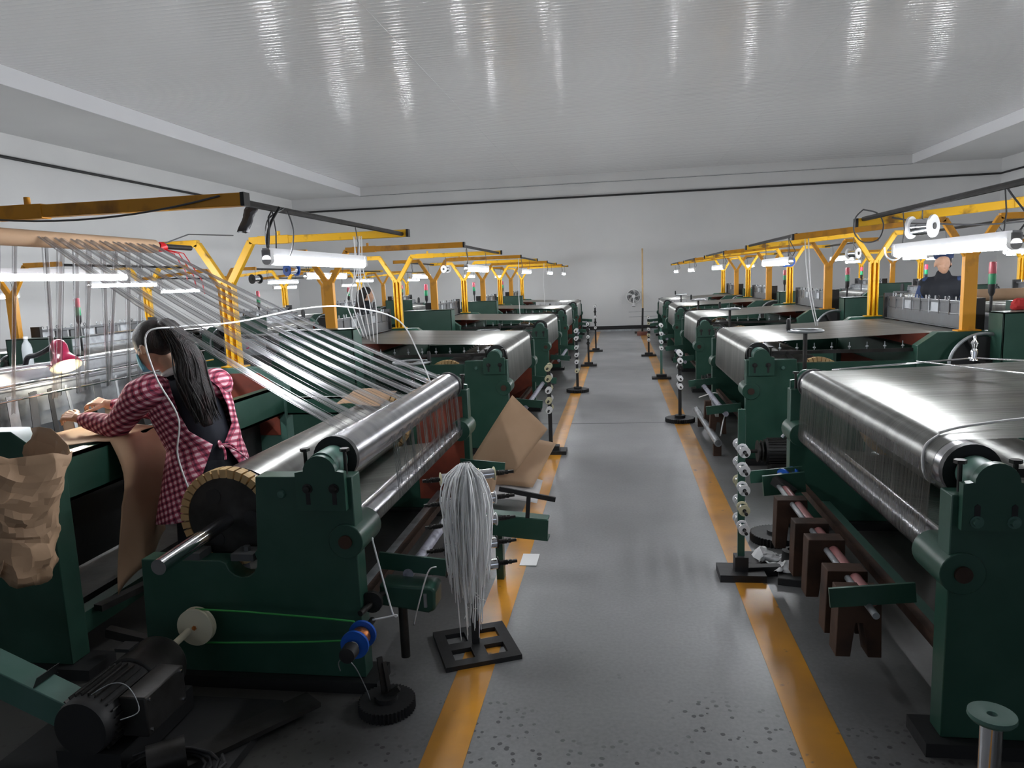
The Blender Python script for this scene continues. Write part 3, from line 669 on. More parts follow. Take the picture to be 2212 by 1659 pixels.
m = MB(); m.tube([(TU, 3.88, TZ), (TU - .05, 4.3, 2.02), (TU - .1, 4.93, 2.05)], .004, 5); m.build('tie_string', 'cable_grey', cb)
m = MB(); m.tube([(TU, 2.75, TZ + .03), (TU, 2.72, 2.03)], .004, 5); m.build('tie_string', 'cable_grey', cb)
rnd = random.Random(11)
def strip(p0, p1, w0, w1, name='warp_strip', wires=7, m_='strip_wire', n=10, bow=.02):
    p0 = Vector(p0); p1 = Vector(p1)
    m = MB(); d = Vector((0, 1, 0))
    m.grid(lambda a, b: p0.lerp(p1, b) + d * ((a - .5) * (w0 + (w1 - w0) * b)) + Vector((0, 0, -4 * bow * b * (1 - b))) + Vector((.003, 0, .004)) * math.sin(a * 9 + b * 3), 6, n)
    o = m.build(name, m_, L1, recalc=False, loc=(0, -Y_L[0], 0))
    m = MB()
    for k in range(wires):
        a = rnd.uniform(-.62, .62); a2 = a + rnd.uniform(-.15, .15)
        m.tube([tuple(p0.lerp(p1, b) + d * (a * (1 - b) * w0 + a2 * b * w1) + Vector((0, 0, -4 * bow * b * (1 - b) + .002))) for b in [i / 6 for i in range(7)]], .0007, 4, False)
    m.build('loose_wires', 'steel', o)
    return o
for k in range(9):
    yt = 3.0 + k * .098; yr = 2.98 + k * .205
    strip((TU + .037, yt, TZ + .005), (-1.20, yr, 1.037), .055, .12, bow=.03)
    # over the tube and down to the healds
    if k in (1, 2, 3, 4, 5, 6, 7, 8):
        yb = yt + rnd.uniform(-.02, .05)
        strip((TU - .036, yt, TZ), (-2.93 + rnd.uniform(-.03, .03), yb + .22, 1.14), .045, .04, 'hanging_strip', 3, bow=0)
for k in range(3): strip((TU - .03, 2.74 + k * .09, TZ), (-2.95, 2.92 + k * .09, 1.1), .03, .03, 'hanging_strip', 2, bow=0)
# heald bars and reeds in the worked loom: rods along the loom, flat plates hanging between them
LX = lambda v: v
for (x, z, r, mt) in ((-2.98, 1.235, .007, 'chrome'), (-3.05, 1.20, .008, 'galv'), (-2.92, 1.17, .006, 'chrome'), (-3.1, .74, .010, 'galv'), (-3.0, 1.30, .006, 'galv')):
    MB().cyl((x, 2.95 - Y_L[0], z), (x, 4.85 - Y_L[0], z), r, n=10).build('heald_rod', mt, L1)
m = MB(); m.box(-3.2, -3.16, .15, 2.2, 1.15, 1.30); m.build('heald_beam', 'galv', L1)
pl = [(2.86, .10, 'black'), (3.0, .07, 'rackgrey'), (3.12, .09, 'galv'), (3.26, .08, 'rackgrey'), (3.38, .06, 'black'), (3.50, .05, 'galv'), (3.72, .09, 'rackgrey'), (3.9, .05, 'galv'), (4.05, .10, 'rackgrey'), (4.25, .07, 'rackgrey'), (4.42, .06, 'galv')]
for i, (y, w, mt) in enumerate(pl):
    m = MB(); t_ = rnd.uniform(-.05, .05)
    for q in range(4): m.bar((-2.99 - .008 * q, y - Y_L[0] + q * w / 4, 1.18), (-2.95 - .008 * q, y - Y_L[0] + t_ + q * w / 4, .80), .003, w / 4 * .9, (0, 1, 0))
    m.build('heald_pack', mt, L1)
for i, (y, ) in enumerate(((3.62,), (3.95,), (3.05,))):
    m = MB(); m.grid(lambda a, b: (-3.12 - .02 * math.sin(b * 3), y - Y_L[0] + a * .22, 1.16 - b * .34 + .01 * math.sin(a * 8)), 6, 6); m.build('paper_backing', 'kraft', L1, solid=.002)
for (y, x, z) in ((3.1, -2.78, .90), (3.3, -2.86, .86), (3.0, -2.9, .80)):
    m = MB(); m.bar((x, y - Y_L[0] - .25, z), (x - .02, y - Y_L[0] + .3, z + .01), .05, .055); m.build('slay_block', 'galv', L1)
# draped brown paper over the cross beam
def kraft_drape(a, b):
    y = 3.02 + .42 * a + .03 * math.sin(b * 5); s = b * 1.15
    if s < .42: x = -2.83 + s * 1.0; z = .972 + .006 * math.sin(s * 20 + a * 3); y = 3.02 + .42 * a - .10 * (1 - s / .42) * (1 - a)
    else:
        q = s - .42; x = -2.405 + .05 * math.sin(min(q, .3) * 8) * (1 - a * .4); z = .97 - q * (1.0 - .25 * a) + .01 * math.sin(a * 6)
        y += -.04 * q
        x += .02 * math.sin(a * 7 + q * 6)
    return (x, y, z)
o = MB().grid(kraft_drape, 16, 30).build('kraft_sheet', 'kraft', recalc=False, angle=80, solid=.0015)
tag(o, 'brown kraft paper sheet draped over the green cross beam under the woman', 'paper')
def crumple(name, fn, nu, nv, amp, seed, label, cat, mt='kraft', group=None, sc=6):
    from mathutils import noise as NZ
    def f(a, b):
        v = Vector(fn(a, b)); q = v * sc + Vector((seed, seed * 2, 0))
        n1 = NZ.noise_vector(q); n2 = NZ.noise_vector(q * 2.3); n = n1 * amp * .9 + Vector([abs(c) - .2 for c in n2]) * amp * .8
        return tuple(v + n)
    o = MB().grid(f, nu, nv).build(name, mt, recalc=False, angle=13 if mt in ('kraft', 'white') else 30, solid=.0015); return tag(o, label, cat, group)
crumple('kraft_paper', lambda a, b: (-2.28 + .27 * math.sin(a * PI) * (1 - b * .25) - .04 * b, 2.30 - .16 * math.cos(a * PI) - .05 * math.sin(b * PI), 1.12 - .47 * b + .03 * math.cos(a * 6)), 24, 22, .05, 4,
        'big crumpled brown paper bundle hanging at the left edge by the loom post', 'paper', sc=5)
crumple('kraft_paper', lambda a, b: (-2.36 + .18 * a, 2.17 - .02 * b, .98 - .36 * b + .05 * a), 14, 16, .05, 9, 'torn pale flap of brown paper hanging below the crumpled bundle at far left', 'paper', sc=7)
o = MB().grid(lambda a, b: (-1.82 + .30 * a + .03 * b, 4.36 + .30 * b, .905 + .05 * b + .012 * math.sin(a * 5)), 6, 6).build('kraft_sheet', 'kraft', recalc=False, angle=80, solid=.002)
tag(o, 'small flat brown paper sheet lying behind the shiny roller of the nearest left loom', 'paper')
# pile of brown sheets on the floor by the second left loom
def fold(p, q, r, s, name, label, mt, bend=.05):
    P_, Q, R_, S_ = map(Vector, (p, q, r, s))
    f = lambda a, b: tuple(P_.lerp(Q, a).lerp(S_.lerp(R_, a), b) + Vector((0, 0, bend * math.sin(a * PI))) + Vector((0, .004, .004)) * math.sin(5 * a + 3 * b))
    o = MB().grid(f, 10, 10).build(name, mt, recalc=False, angle=80, solid=.002); return tag(o, label, 'paper', 'brown paper sheets on the floor')
fold((-1.16, 5.25, .27), (-.80, 5.22, .22), (-.56, 5.45, .50), (-.84, 5.55, .76), 'kraft_sheet', 'large stiff brown sheet leaning up against the second left loom', 'kraft', .008)
fold((-1.02, 5.2, .13), (-.66, 5.2, .12), (-.52, 5.7, .33), (-.8, 5.7, .40), 'kraft_sheet', 'brown sheet folded below the large leaning sheet, beside the floor line', 'kraft', .005)
fold((-1.22, 5.05, .20), (-.93, 4.95, .06), (-.93, 5.35, .25), (-1.25, 5.4, .33), 'kraft_sheet', 'small brown sheet at the foot of the leaning pile, by the green frame', 'kraft', .01)
fold((-1.10, 5.0, .02), (-.62, 5.1, .03), (-.60, 5.35, .12), (-1.0, 5.35, .14), 'white_sheet', 'pale grey underside of a turned sheet on the floor beneath the brown pile', 'kraft_in', .04)
o = MB().box(-.60, -.50, 3.98, 4.16, .003, .006).build('paper_scrap', 'white'); tag(o, 'white paper scrap lying on the left orange line behind the tie bundle', 'paper')

# ------------------------------------------------------------ wire spools and spool stands
def make_spool(rf=.030, rc=.020, L=.075, flange='plastic_white', wire='chrome', grp=None):
    t = thing('wire_spool', '', 'spool', group=grp)
    m = MB(); m.lathe([(-L / 2 + .004, rc), (-L / 2 + .006, rc + .003), (L / 2 - .006, rc + .003), (L / 2 - .004, rc)], (0, 0, 0), (0, 1, 0), 20); m.build('wound_wire', wire, t)
    for s in (-1, 1):
        m = MB(); m.lathe([(0, .008), (0, rf), (.004, rf), (.004, .008)], (0, s * L / 2 - (.004 if s > 0 else 0), 0), (0, 1, 0), 20); m.build('flange', flange, t)
    m = MB(); m.cyl((0, -L / 2 - .002, 0), (0, -L / 2 + .002, 0), .010, n=12); m.build('bore', 'black', t)
    return t
SPW = make_spool(); SPY = make_spool(flange='plastic_cream'); SPD = make_spool(flange='darksteel'); SPB = None
_sp = {}
def spool(kind, x, y, z, label, group=None, rz=0):
    P_ = {'w': SPW, 'y': SPY, 'd': SPD, 'b': SPB}[kind]
    if kind not in _sp:
        _sp[kind] = 1; P_.location = (x, y, z); P_['label'] = label; P_.rotation_euler = (0, 0, rz)
        if group: P_['group'] = group
        return P_
    return dup(P_, (x, y, z), label, group, rz)
def stand(x, y, h, zs, label, where, base='plate', mt='black', two=True, kinds='w', off=.055):
    t = thing('spool_stand', label, 'stand', (x, y, 0), 'spool stands along the floor lines')
    m = MB(); m.box(-.018, .018, -.010, .010, .02, h); m.build('pole', mt, t)
    m = MB()
    if base == 'gear':
        nb = 40; pr = [((.165 if q % 2 else .15) * math.cos(PI * q / nb), (.165 if q % 2 else .15) * math.sin(PI * q / nb)) for q in range(2 * nb)]
        m.prism(pr, 0.001, .045, 'xy'); m.cyl((0, 0, .04), (0, 0, .075), .06)
    elif base == 'foot':
        m.box(-.12, .12, -.09, .09, .0, .04); m.box(-.035, .035, -.035, .035, .04, .12); m.bar((-.02, .0, .03), (-.3 if x < 0 else .3, .05, .03), .05, .05)
    else: m.box(-.15, .15, -.09, .09, .001, .035); m.box(-.08, .08, -.05, .05, .035, .075)
    m.build('base', 'black', t)
    for i, z in enumerate(zs):
        m = MB(); m.cyl((0, -.17 if two else -.11, z), (0, .17 if two else .11, z), .005, n=8); m.cyl((0, -.165 if two else -.105, z), (0, -.15 if two else -.09, z), .009, n=8); m.build('spindle', 'darksteel', t)
        lv = ['top', 'second', 'third', 'fourth', 'fifth', 'sixth', 'seventh'][i]
        spool(kinds[i % len(kinds)], x, y - off - .012, z, 'wire spool, near one, %s level of the spool stand %s' % (lv, where), 'wire spools on the stands')
        if two: spool(kinds[(i + 1) % len(kinds)], x, y + off + .012, z, 'wire spool, far one, %s level of the spool stand %s' % (lv, where), 'wire spools on the stands')
    return t
ST = []
stand(.635, 3.9, .93, (.72, .62, .515, .405, .30), 'green upright spool stand on the right orange line, five levels of shiny spools', 'nearest on the right', 'foot', 'green', kinds='wwwyw')
stand(.665, 8.22, .80, (.78, .70, .62, .50, .41), 'black spool stand on a toothed gear base by the second right loom', 'second on the right', 'gear', kinds='wwdww')
stand(.66, 11.7, .88, (.86, .73, .60, .50), 'slim pale green spool stand further along the right floor line', 'third on the right', 'plate', 'green_pale', kinds='ww')
stand(.60, 15.1, .82, (.80, .68, .56, .44, .34), 'spool stand near the far end of the right floor line', 'fourth on the right', 'plate', kinds='wy')
stand(-.665, 6.75, .86, (.83, .73, .62, .52, .43), 'black spool stand by the left line, beside the brown paper pile', 'beside the brown paper', 'plate', kinds='yywyw')
stand(-.615, 10.5, .93, (.90, .79, .66, .55, .45, .32), 'spool stand on the left orange line by the third loom', 'by the third left loom', 'gear', kinds='wwwwwy')
stand(-.575, 13.6, .80, (.80, .68, .56, .44), 'spool stand on the left line by the fourth loom', 'by the fourth left loom', 'plate', kinds='wd')
stand(-.52, 16.3, 1.04, (1.02, .90, .78, .66, .54), 'slim tall spool stand far down the left line', 'far down the left line', 'plate', kinds='wd')
# stand with the bundle of white ties (five cross spindles lie across the view)
t = thing('spool_stand', 'nearest left spool stand, black, square base with four holes, under white ties', 'stand', (-.672, 3.03, 0), 'spool stands along the floor lines', rz=.42)
m = MB()
for (a, b, c, d) in ((-.17, .17, -.17, -.12), (-.17, .17, .12, .17), (-.17, -.12, -.12, .12), (.12, .17, -.12, .12), (-.12, .12, -.03, .03), (-.03, .03, -.12, -.03), (-.03, .03, .03, .12)): m.box(a, b, c, d, .0, .022)
m.build('base', 'black', t)
MB().box(-.016, .016, -.008, .008, .02, .87).build('pole', 'black', t)
ZT = (.805, .695, .595, .485, .385)
for i, z in enumerate(ZT):
    m = MB(); m.bar((-.20, 0, z), (.21, 0, z), .012, .012)
    for s in (-1, 1):
        m.cyl((s * .128, 0, z), (s * .160, 0, z), .009, n=10); m.cyl((s * .172, 0, z), (s * .184, 0, z), .011, n=6)
        for q in range(8): m.ring((s * (.130 + q * .005), 0, z), (1, 0, 0), .011, .0015, 10, 4)
    m.build('sprung_spindle', 'darksteel', t)
    for s, nm in ((-1, 'left'), (1, 'right')):
        c, si = math.cos(.42), math.sin(.42)
        sp = spool('y' if i == 0 else ('d' if i > 2 else 'w'), -.672 + s * .085 * c, 3.03 + s * .085 * si, z, 'wire spool, %s side, %s level, behind the hanging white ties' % (nm, ['top', 'second', 'third', 'fourth', 'lowest'][i]), 'wire spools on the stands', .42 + PI / 2)
m = MB(); rnd = random.Random(5)
for k in range(170):
    a = rnd.uniform(0, 2 * PI); rr = rnd.uniform(.2, 1); ex = math.cos(a) * rr; ey = math.sin(a) * rr
    top = Vector((-.66 + .03 * ex, 2.975 + .02 * ey, .875 + rnd.uniform(-.01, .012)))
    ln = rnd.uniform(.38, .62) if k > 12 else rnd.uniform(.66, .78)
    conv = 1 if k > 12 else .2
    pts = []
    for q in range(9):
        u = q / 8; sp = min(1, u * 3.0) ** .6
        pts.append(tuple(top + Vector((.098 * ex * sp * (1 - .35 * u * (2 - conv)) + .006 * math.sin(k + u * 5), -.03 + .055 * ey * sp - .02 * sp, .012 * math.sin(min(u * 3, 1) * PI) - ln * u))))
    m.tube(pts, [.0033] * 8 + [.0014], 3, False)
for k in range(14):
    a = rnd.uniform(-.1, .1); z = rnd.uniform(.22, .5); m.tube([(-.67 + a * .5, 2.92, z), (-.67 + a * .5 + rnd.uniform(-.04, .04), 2.90, z + rnd.uniform(-.03, .03))], .002, 3)
o = m.build('cable_tie_bundle', 'tie_white', angle=180); tag(o, 'thick bundle of white plastic ties hanging over the nearest left spool stand', 'cable ties'); o['kind'] = 'stuff'
def wire(pts, r, name, mt, label, cat, group=None, n=6):
    o = MB().tube(pts, r, n).build(name, mt, angle=180); return tag(o, label, cat, group)
def smooth(pts, k=6):
    P_ = [Vector(p) for p in pts]; out = []
    for i in range(len(P_) - 1):
        a = P_[max(i - 1, 0)]; b = P_[i]; c = P_[i + 1]; d = P_[min(i + 2, len(P_) - 1)]
        for q in range(k):
            t_ = q / k; out.append(tuple(.5 * ((2 * b) + (c - a) * t_ + (2 * a - 5 * b + 4 * c - d) * t_ * t_ + (3 * b - a - 3 * c + d) * t_ ** 3)))
    out.append(tuple(P_[-1])); return out
# floor things on the left
t = thing('gear_weight', 'black toothed gear weight on the floor left of the nearest orange line', 'weight', (-.93, 2.53, 0))
nb = 44; m = MB(); m.prism([((.112 if q % 2 else .103) * math.cos(PI * q / nb), (.112 if q % 2 else .103) * math.sin(PI * q / nb)) for q in range(2 * nb)], .001, .042, 'xy'); m.cyl((0, 0, .04), (0, 0, .06), .045); m.build('gear_disc', 'black', t)
m = MB(); m.bar((-.01, .01, .05), (-.03, .03, .20), .022, .008); m.bar((.012, .01, .05), (-.012, .03, .18), .016, .008); m.bar((.0, .0, .055), (.05, .01, .085), .02, .02); m.build('bracket_post', 'darksteel', t)
wire(smooth([(-1.10, 2.50, .17), (-1.10, 2.49, .21), (-1.07, 2.48, .235), (-1.03, 2.48, .20), (-1.0, 2.50, .10), (-.99, 2.51, .045)]), .0022, 'hook_wire', 'galv', 'thin hooked steel wire rising from the gear weight on the floor', 'wire')
t = thing('gear_weight', 'black toothed gear weight on the floor beside the nearest right loom', 'weight', (.93, 4.46, 0))
m = MB(); m.prism([((.150 if q % 2 else .138) * math.cos(PI * q / nb), (.150 if q % 2 else .138) * math.sin(PI * q / nb)) for q in range(2 * nb)], .001, .05, 'xy'); m.cyl((0, 0, .05), (0, 0, .068), .05); m.build('gear_disc', 'black', t)
MB().tube([(.06, -.03, .05), (.055, -.03, .26), (.05, -.03, .30)], .003, 6).build('hook_wire', 'darksteel', t)
# motor with cream pulley and green belt, left front
t = thing('electric_motor', 'dark ribbed electric motor with cream pulley in front of the nearest left loom', 'motor', (0, 0, 0))
mx_, mz_ = -1.80, .225
m = MB(); m.lathe([(0, .05), (0, .095), (.015, .10), (.30, .10)], (mx_, 1.98, mz_), (0, 1, 0), 32); m.build('motor_body', 'black', t)
m = MB()
for q in range(26):
    an = 2 * PI * q / 26; c_, s_ = math.cos(an), math.sin(an); m.bar((mx_ + .104 * c_, 2.02, mz_ + .104 * s_), (mx_ + .104 * c_, 2.22, mz_ + .104 * s_), .005, .014, (c_, 0, s_))
m.build('cooling_fins', 'darksteel', t)
m = MB(); m.lathe([(0, .104), (.005, .112), (.17, .112), (.19, .10), (.195, .03)], (mx_, 2.24, mz_), (0, 1, 0), 36); m.build('end_bell', 'darksteel', t, bev=0)
m = MB(); m.box(mx_ - .10, mx_ - .04, 2.30, 2.36, mz_ + .10, mz_ + .1135); m.build('vent_slot', 'black', t)
m = MB(); m.box(mx_ + .09, mx_ + .19, 2.06, 2.28, mz_ - .07, mz_ + .075); m.build('terminal_box', 'darksteel', t, bev=.006)
for (y, z) in ((2.08, .06), (2.26, .06), (2.08, -.05), (2.26, -.05)): MB().cyl((mx_ + .188, y, mz_ + z), (mx_ + .196, y, mz_ + z), .006, n=8).build('screw', 'chrome', t)
MB().box(mx_ - .12, mx_ + .12, 2.0, 2.42, .04, .13).build('motor_foot', 'black', t)
m = MB(); m.cyl((mx_, 2.4, mz_ + .02), (-1.75, 2.62, .30), .014); m.lathe([(0, .0), (0, .078), (.010, .078), (.016, .07), (.022, .078), (.030, .078), (.03, .0)], (-1.735, 2.555, .300), (0, 1, 0), 40); m.build('pulley', 'cream', t)
MB().lathe([(0, .010), (.004, .010), (.008, 0)], (-1.735, 2.548, .300), (0, 1, 0), 6).build('pulley_nut', 'copper', t)
belt = []
wire([(-1.735, 2.572, .373), (-1.5, 2.57, .368), (-1.2, 2.57, .352), (-1.06, 2.57, .342), (-1.015, 2.57, .30), (-1.07, 2.57, .262), (-1.3, 2.57, .245), (-1.6, 2.57, .232), (-1.735, 2.572, .227)], .004, 'drive_belt', 'belt_green', 'thin green round belt from the cream pulley to the blue copper wire spool', 'belt')
# blue spool with copper wire on a spindle
t = thing('copper_spool', 'blue-flanged spool of copper wire on a spindle by the nearest left loom', 'spool', (-1.015, 2.50, .305))
MB().cyl((0, -.10, 0), (0, .16, 0), .013, n=14).build('spindle', 'darksteel', t)
MB().lathe([(-.035, .028), (-.03, .035), (.03, .037), (.035, .03)], (0, 0, 0), (0, 1, 0), 24).build('copper_wire', 'copper', t)
for y in (-.048, .036): MB().lathe([(0, .012), (0, .055), (.012, .055), (.012, .012)], (0, y, 0), (0, 1, 0), 30).build('flange', 'blue', t)
m = MB(); m.lathe([(0, .014), (.002, .03), (.05, .032), (.055, .02)], (0, -.13, -.0), (0, 1, 0), 16); m.build('end_knob', 'black', t)
m = MB()
for q in range(4): m.ring((0, -.056 - q * .008, 0), (0, 1, 0), .018, .002, 14, 4)
m.build('spring', 'chrome', t)
# small green gearbox and its linkage at the foot of the left loom
t = thing('side_gearbox', 'small dark green rounded housing by the foot of the nearest left loom', 'machine', (0, 0, 0))
MB().prism([(-1.03, .30), (-.82, .27), (-.79, .285), (-.785, .37), (-.80, .385), (-1.03, .395)], 2.80, 2.92).build('housing', 'green', t, bev=.012)
MB().box(-.835, -.822, 2.793, 2.80, .30, .36).build('badge', 'galv', t)
m = MB(); m.cyl((-1.05, 2.62, .35), (-1.0, 2.86, .36), .012); m.cyl((-1.03, 2.70, .36), (-1.03, 2.72, .36), .045); m.cyl((-.95, 2.86, .04), (-.95, 2.86, .30), .02); m.build('crank', 'darksteel', t)
wire(smooth([(-1.02, 2.74, .62), (-1.01, 2.72, .60), (-.93, 2.66, .345), (-.915, 2.66, .33), (-1.0, 2.62, .325)], 5), .004, 'plastic_tie', 'plastic_white', 'white cord hanging from the flat arm down to the copper spool linkage', 'cord')
wire(smooth([(-.76, 2.75, .50), (-.80, 2.76, .47), (-.86, 2.78, .30), (-.885, 2.8, .22)], 5), .003, 'plastic_tie', 'plastic_white', 'loose white tie dangling left of the white bundle', 'cord')
# green slanted box beam at lower left
t = thing('treadle_beam', 'green slanted box beam reaching in from the lower left corner', 'beam', (0, 0, 0))
m = MB(); m.bar((-2.62, 2.13, .50), (-1.87, 2.11, .185), .10, .10); m.build('beam', 'green_pale', t, bev=.004)
m = MB(); m.bar((-2.045, 2.12, .305), (-2.043, 2.12, .304), .102, .102)
m.build('joint', 'black', t)
MB().box(-2.66, -2.56, 2.06, 2.2, 0, .46).build('foot', 'green', t)
# dark floor plates, bearing half, coil of cable under the motor
o = MB().box(-2.2, -1.35, 1.90, 2.50, .001, .035).build('floor_plate', 'black'); tag(o, 'dark oily steel floor plate under the motor on the left', 'plate')
o = MB().bar((-1.60, 2.0, .045), (-1.22, 2.5, .045), .11, .018).build('flat_bar', 'darksteel'); tag(o, 'flat dark steel bar lying slantwise on the plate beside the motor', 'bar')
m = MB(); m.lathe([(0, .035), (0, .055), (.12, .055), (.12, .035)], (-1.60, 2.02, .09), (.75, .55, 0), 24); o = m.build('pipe_clamp', 'darksteel'); tag(o, 'short dark steel collar lying on the plate right of the motor', 'pipe clamp')
wire([(-1.52 + .11 * math.cos(q * .5) * (1 + .02 * q), 2.03 + .09 * math.sin(q * .5), .06 + .0008 * q) for q in range(40)], .006, 'cable_coil', 'rubber', 'coil of black cable lying around the collar by the motor', 'cable')
for k, (x, y, l) in enumerate(((-1.70, 2.02, 'thin loose silver wire lying across the ribbed motor'), (-1.62, 1.90, 'loose silver wire curled on the floor plate in front of the motor'), (-1.25, 1.80, 'grey wire tangle on the dark floor at the bottom of the picture'))):
    z0 = .345 if k == 0 else (.05 if k == 1 else .01)
    wire(smooth([(x - .10, y, z0 - (.03 if k == 0 else 0)), (x - .03, y + .04, z0 + .003), (x + .05, y + .02, z0 + .006), (x + .11, y - .02, z0 - (.05 if k == 0 else 0)), (x + .07, y - .06, z0 - (.06 if k == 0 else 0))]), .0018, 'loose_wire', 'galv', l, 'wire')
# white strip rope over the woman's shoulder height, plastic loops
wire(smooth([(-2.02, 3.05, .72), (-2.07, 3.06, .90), (-2.04, 3.05, 1.08), (-2.11, 3.02, 1.28), (-2.12, 3.0, 1.475), (-2.02, 3.1, 1.50), (-1.90, 3.4, 1.50), (-1.7, 3.75, 1.545), (-1.5, 3.9, 1.54), (-1.28, 4.1, 1.45), (-1.22, 4.3, 1.22), (-1.2, 4.45, 1.03)], 8), .0042, 'plastic_strap', 'plastic_white', 'long thin white plastic strap looping over the woman to the steel roller', 'strap')
# green C channel and black bracket standing out into the aisle
t = thing('green_channel', 'short green steel channel lying across the left orange line behind the ties', 'channel', (0, 0, 0))
m = MB(); m.bar((-.74, 3.76, .33), (-.40, 3.74, .305), .012, .115); m.bar((-.74, 3.80, .385), (-.40, 3.78, .36), .08, .012); m.bar((-.74, 3.80, .275), (-.40, 3.78, .25), .08, .012); m.build('channel', 'green', t)
m = MB(); m.box(-.70, -.66, 3.78, 3.84, 0, .28); m.build('foot', 'green', t)
m = MB(); m.bar((-.66, 3.75, .535), (-.355, 3.75, .475), .014, .026); m.bar((-.50, 3.75, .49), (-.515, 3.75, .33), .022, .012, (0, 1, 0)); m.build('black_bracket', 'black', t)
# ------------------------------------------------------------ right side things
GW = 'brown fork-shaped weights on the right loom'
for k, (y, z) in enumerate(((3.95, .40), (3.55, .41), (3.30, .42), (3.0, .40), (2.84, .385))):
    x = .90
    prf = [(x - .085, z - .24), (x - .03, z - .24), (x - .014, z - .10), (x + .014, z - .10), (x + .035, z - .24), (x + .085, z - .24), (x + .078, z + .03), (x - .078, z + .03)]
    m = MB(); m.prism(prf, y - .045, y + .045); o = m.build('fork_weight', 'rust', bev=.003)
    tag(o, 'brown fork weight beside the nearest right loom, %s from the far end' % ORD[k], 'weight', GW)
o = MB().cyl((.90, 2.62, .40), (.90, 4.3, .41), .013, n=12).build('weight_rod', 'galv'); tag(o, 'steel rod carrying the brown fork weights by the nearest right loom', 'rod')
t = thing('take_up_arm', 'dark green bracket arm holding the weight rod of the nearest right loom', 'bracket', (0, 0, 0))
m = MB(); m.bar((.82, 4.28, .40), (1.06, 4.30, .42), .02, .12); m.build('arm', 'green', t)
# blue and white spool by right loom
t = thing('blue_spool', 'dark blue flanged spool of silver wire by the nearest right loom', 'spool', (.975, 4.35, .44), rz=-.9)
MB().cyl((0, -.13, 0), (0, .09, 0), .012).build('spindle', 'darksteel', t)
MB().lathe([(-.03, .025), (-.03, .033), (.03, .033), (.03, .025)], (0, 0, 0), (0, 1, 0), 24).build('wound_wire', 'chrome', t)
for y in (-.045, .033): MB().lathe([(0, .012), (0, .05), (.012, .05), (.012, .012)], (0, y, 0), (0, 1, 0), 28).build('flange', 'blue', t)
MB().lathe([(0, .03), (.012, .03), (.02, .015)], (0, -.07, 0), (0, 1, 0), 16).build('hub_cap', 'cream', t)
MB().bar((0, -.12, 0), (.12, -.10, -.06), .05, .05).build('bracket', 'black', t)
# pile of rags, black blocks
crumple('rag', lambda a, b: (.72 + .17 * a, 4.02 + .16 * b, .03 + .05 * math.sin(a * PI) * math.sin(b * PI)), 10, 10, .035, 2, 'white dirty rag heaped on the stand foot by the nearest right loom', 'rag', 'white', sc=12)
crumple('rag', lambda a, b: (.80 + .16 * a, 3.86 + .14 * b, .035 + .06 * math.sin(a * PI) * math.sin(b * PI)), 10, 10, .04, 6, 'second crumpled pale rag lying against the black iron block', 'rag', 'white', sc=12)
o = MB().lathe([(0, .0), (0, .062), (.085, .058), (.09, .03), (.05, .028), (.05, 0)], (.93, 4.00, .03), (0, 0, 1), 20).build('iron_block', 'black'); tag(o, 'round black iron block on the floor among the rags', 'block')
o = MB().bar((.82, 3.85, .02), (1.02, 3.80, .02), .12, .04).build('iron_bar', 'black', bev=.004); tag(o, 'black flat iron bar on the floor under the rags', 'bar')
o = MB().cyl((.72, 4.08, .0), (.72, 4.08, .04), .09, n=28).build('iron_disc', 'black'); tag(o, 'thin black iron disc on the floor behind the white rag', 'disc')
# strap and strings on the nearest right loom
wire(smooth([(1.15, 2.78, 1.03), (1.10, 2.76, 1.0), (1.085, 2.75, .945), (1.10, 2.75, .88), (1.13, 2.75, .86)], 6) , .006, 'cloth_strap', 'strap', 'pale strap wound around the near end of the right steel roller', 'strap')
wire(smooth([(1.15, 2.78, 1.04), (1.25, 2.80, 1.06), (1.5, 2.86, 1.075), (1.9, 2.9, 1.09)], 6), .006, 'cloth_strap', 'strap', 'pale strap running inward from the roller across the nearest right sheet', 'strap')
wire([(1.25, 4.50, 1.05), (2.0, 4.5, 1.10), (2.02, 4.50, 1.10)], .006, 'steel_bar', 'chrome', 'thin polished bar along the far edge of the nearest right wire sheet', 'bar')
wire([(1.72, 4.5, 1.09), (2.12, 3.55, 1.10)], .005, 'steel_bar', 'chrome', 'first thin rod lying slantwise across the nearest right wire sheet', 'bar')
wire([(2.0, 4.5, 1.105), (2.6, 3.9, 1.11)], .005, 'steel_bar', 'chrome', 'second thin rod lying slantwise farther in on the nearest right sheet', 'bar')
o = MB().lathe([(0, .022), (.02, .014), (.05, .02), (.07, .012), (.10, .02), (.12, .008), (.15, .008), (.152, 0)], (2.02, 4.48, 1.09), (0, 0, 1), 12).build('clamp_stud', 'chrome'); tag(o, 'small chrome clamp stud standing at the corner of the nearest right sheet', 'clamp')
# pipe and box-section by the second right loom
o = MB().lathe([(0, .024), (0, .032), (1.7, .032), (1.7, .024), (0, .024)], (.865, 6.55, .13), (-.01, 1, 0), 24).build('steel_pipe', 'galv'); tag(o, 'grey steel pipe lying along the floor before the second right loom', 'pipe')
m = MB(); m.box(.83, .90, 6.6, 6.66, 0, .1); m.box(.83, .90, 7.9, 7.96, 0, .1)
o = m.build('pipe_rest', 'rust'); tag(o, 'low rusty rests under the grey pipe by the second right loom', 'rest')
for k, (y, z) in enumerate(((7.55, .30), (7.1, .27))):
    x = .93; m = MB(); m.prism([(x - .08, z - .17), (x - .03, z - .17), (x - .01, z - .05), (x + .02, z - .05), (x + .04, z - .17), (x + .08, z - .17), (x + .07, z + .05), (x - .07, z + .05)], y - .04, y + .04)
    o = m.build('fork_weight', 'rust', bev=.003); tag(o, 'brown iron fork weight by the second right loom, %s' % ('farther one' if k == 0 else 'nearer one'), 'weight', 'brown fork weights by the second right loom')
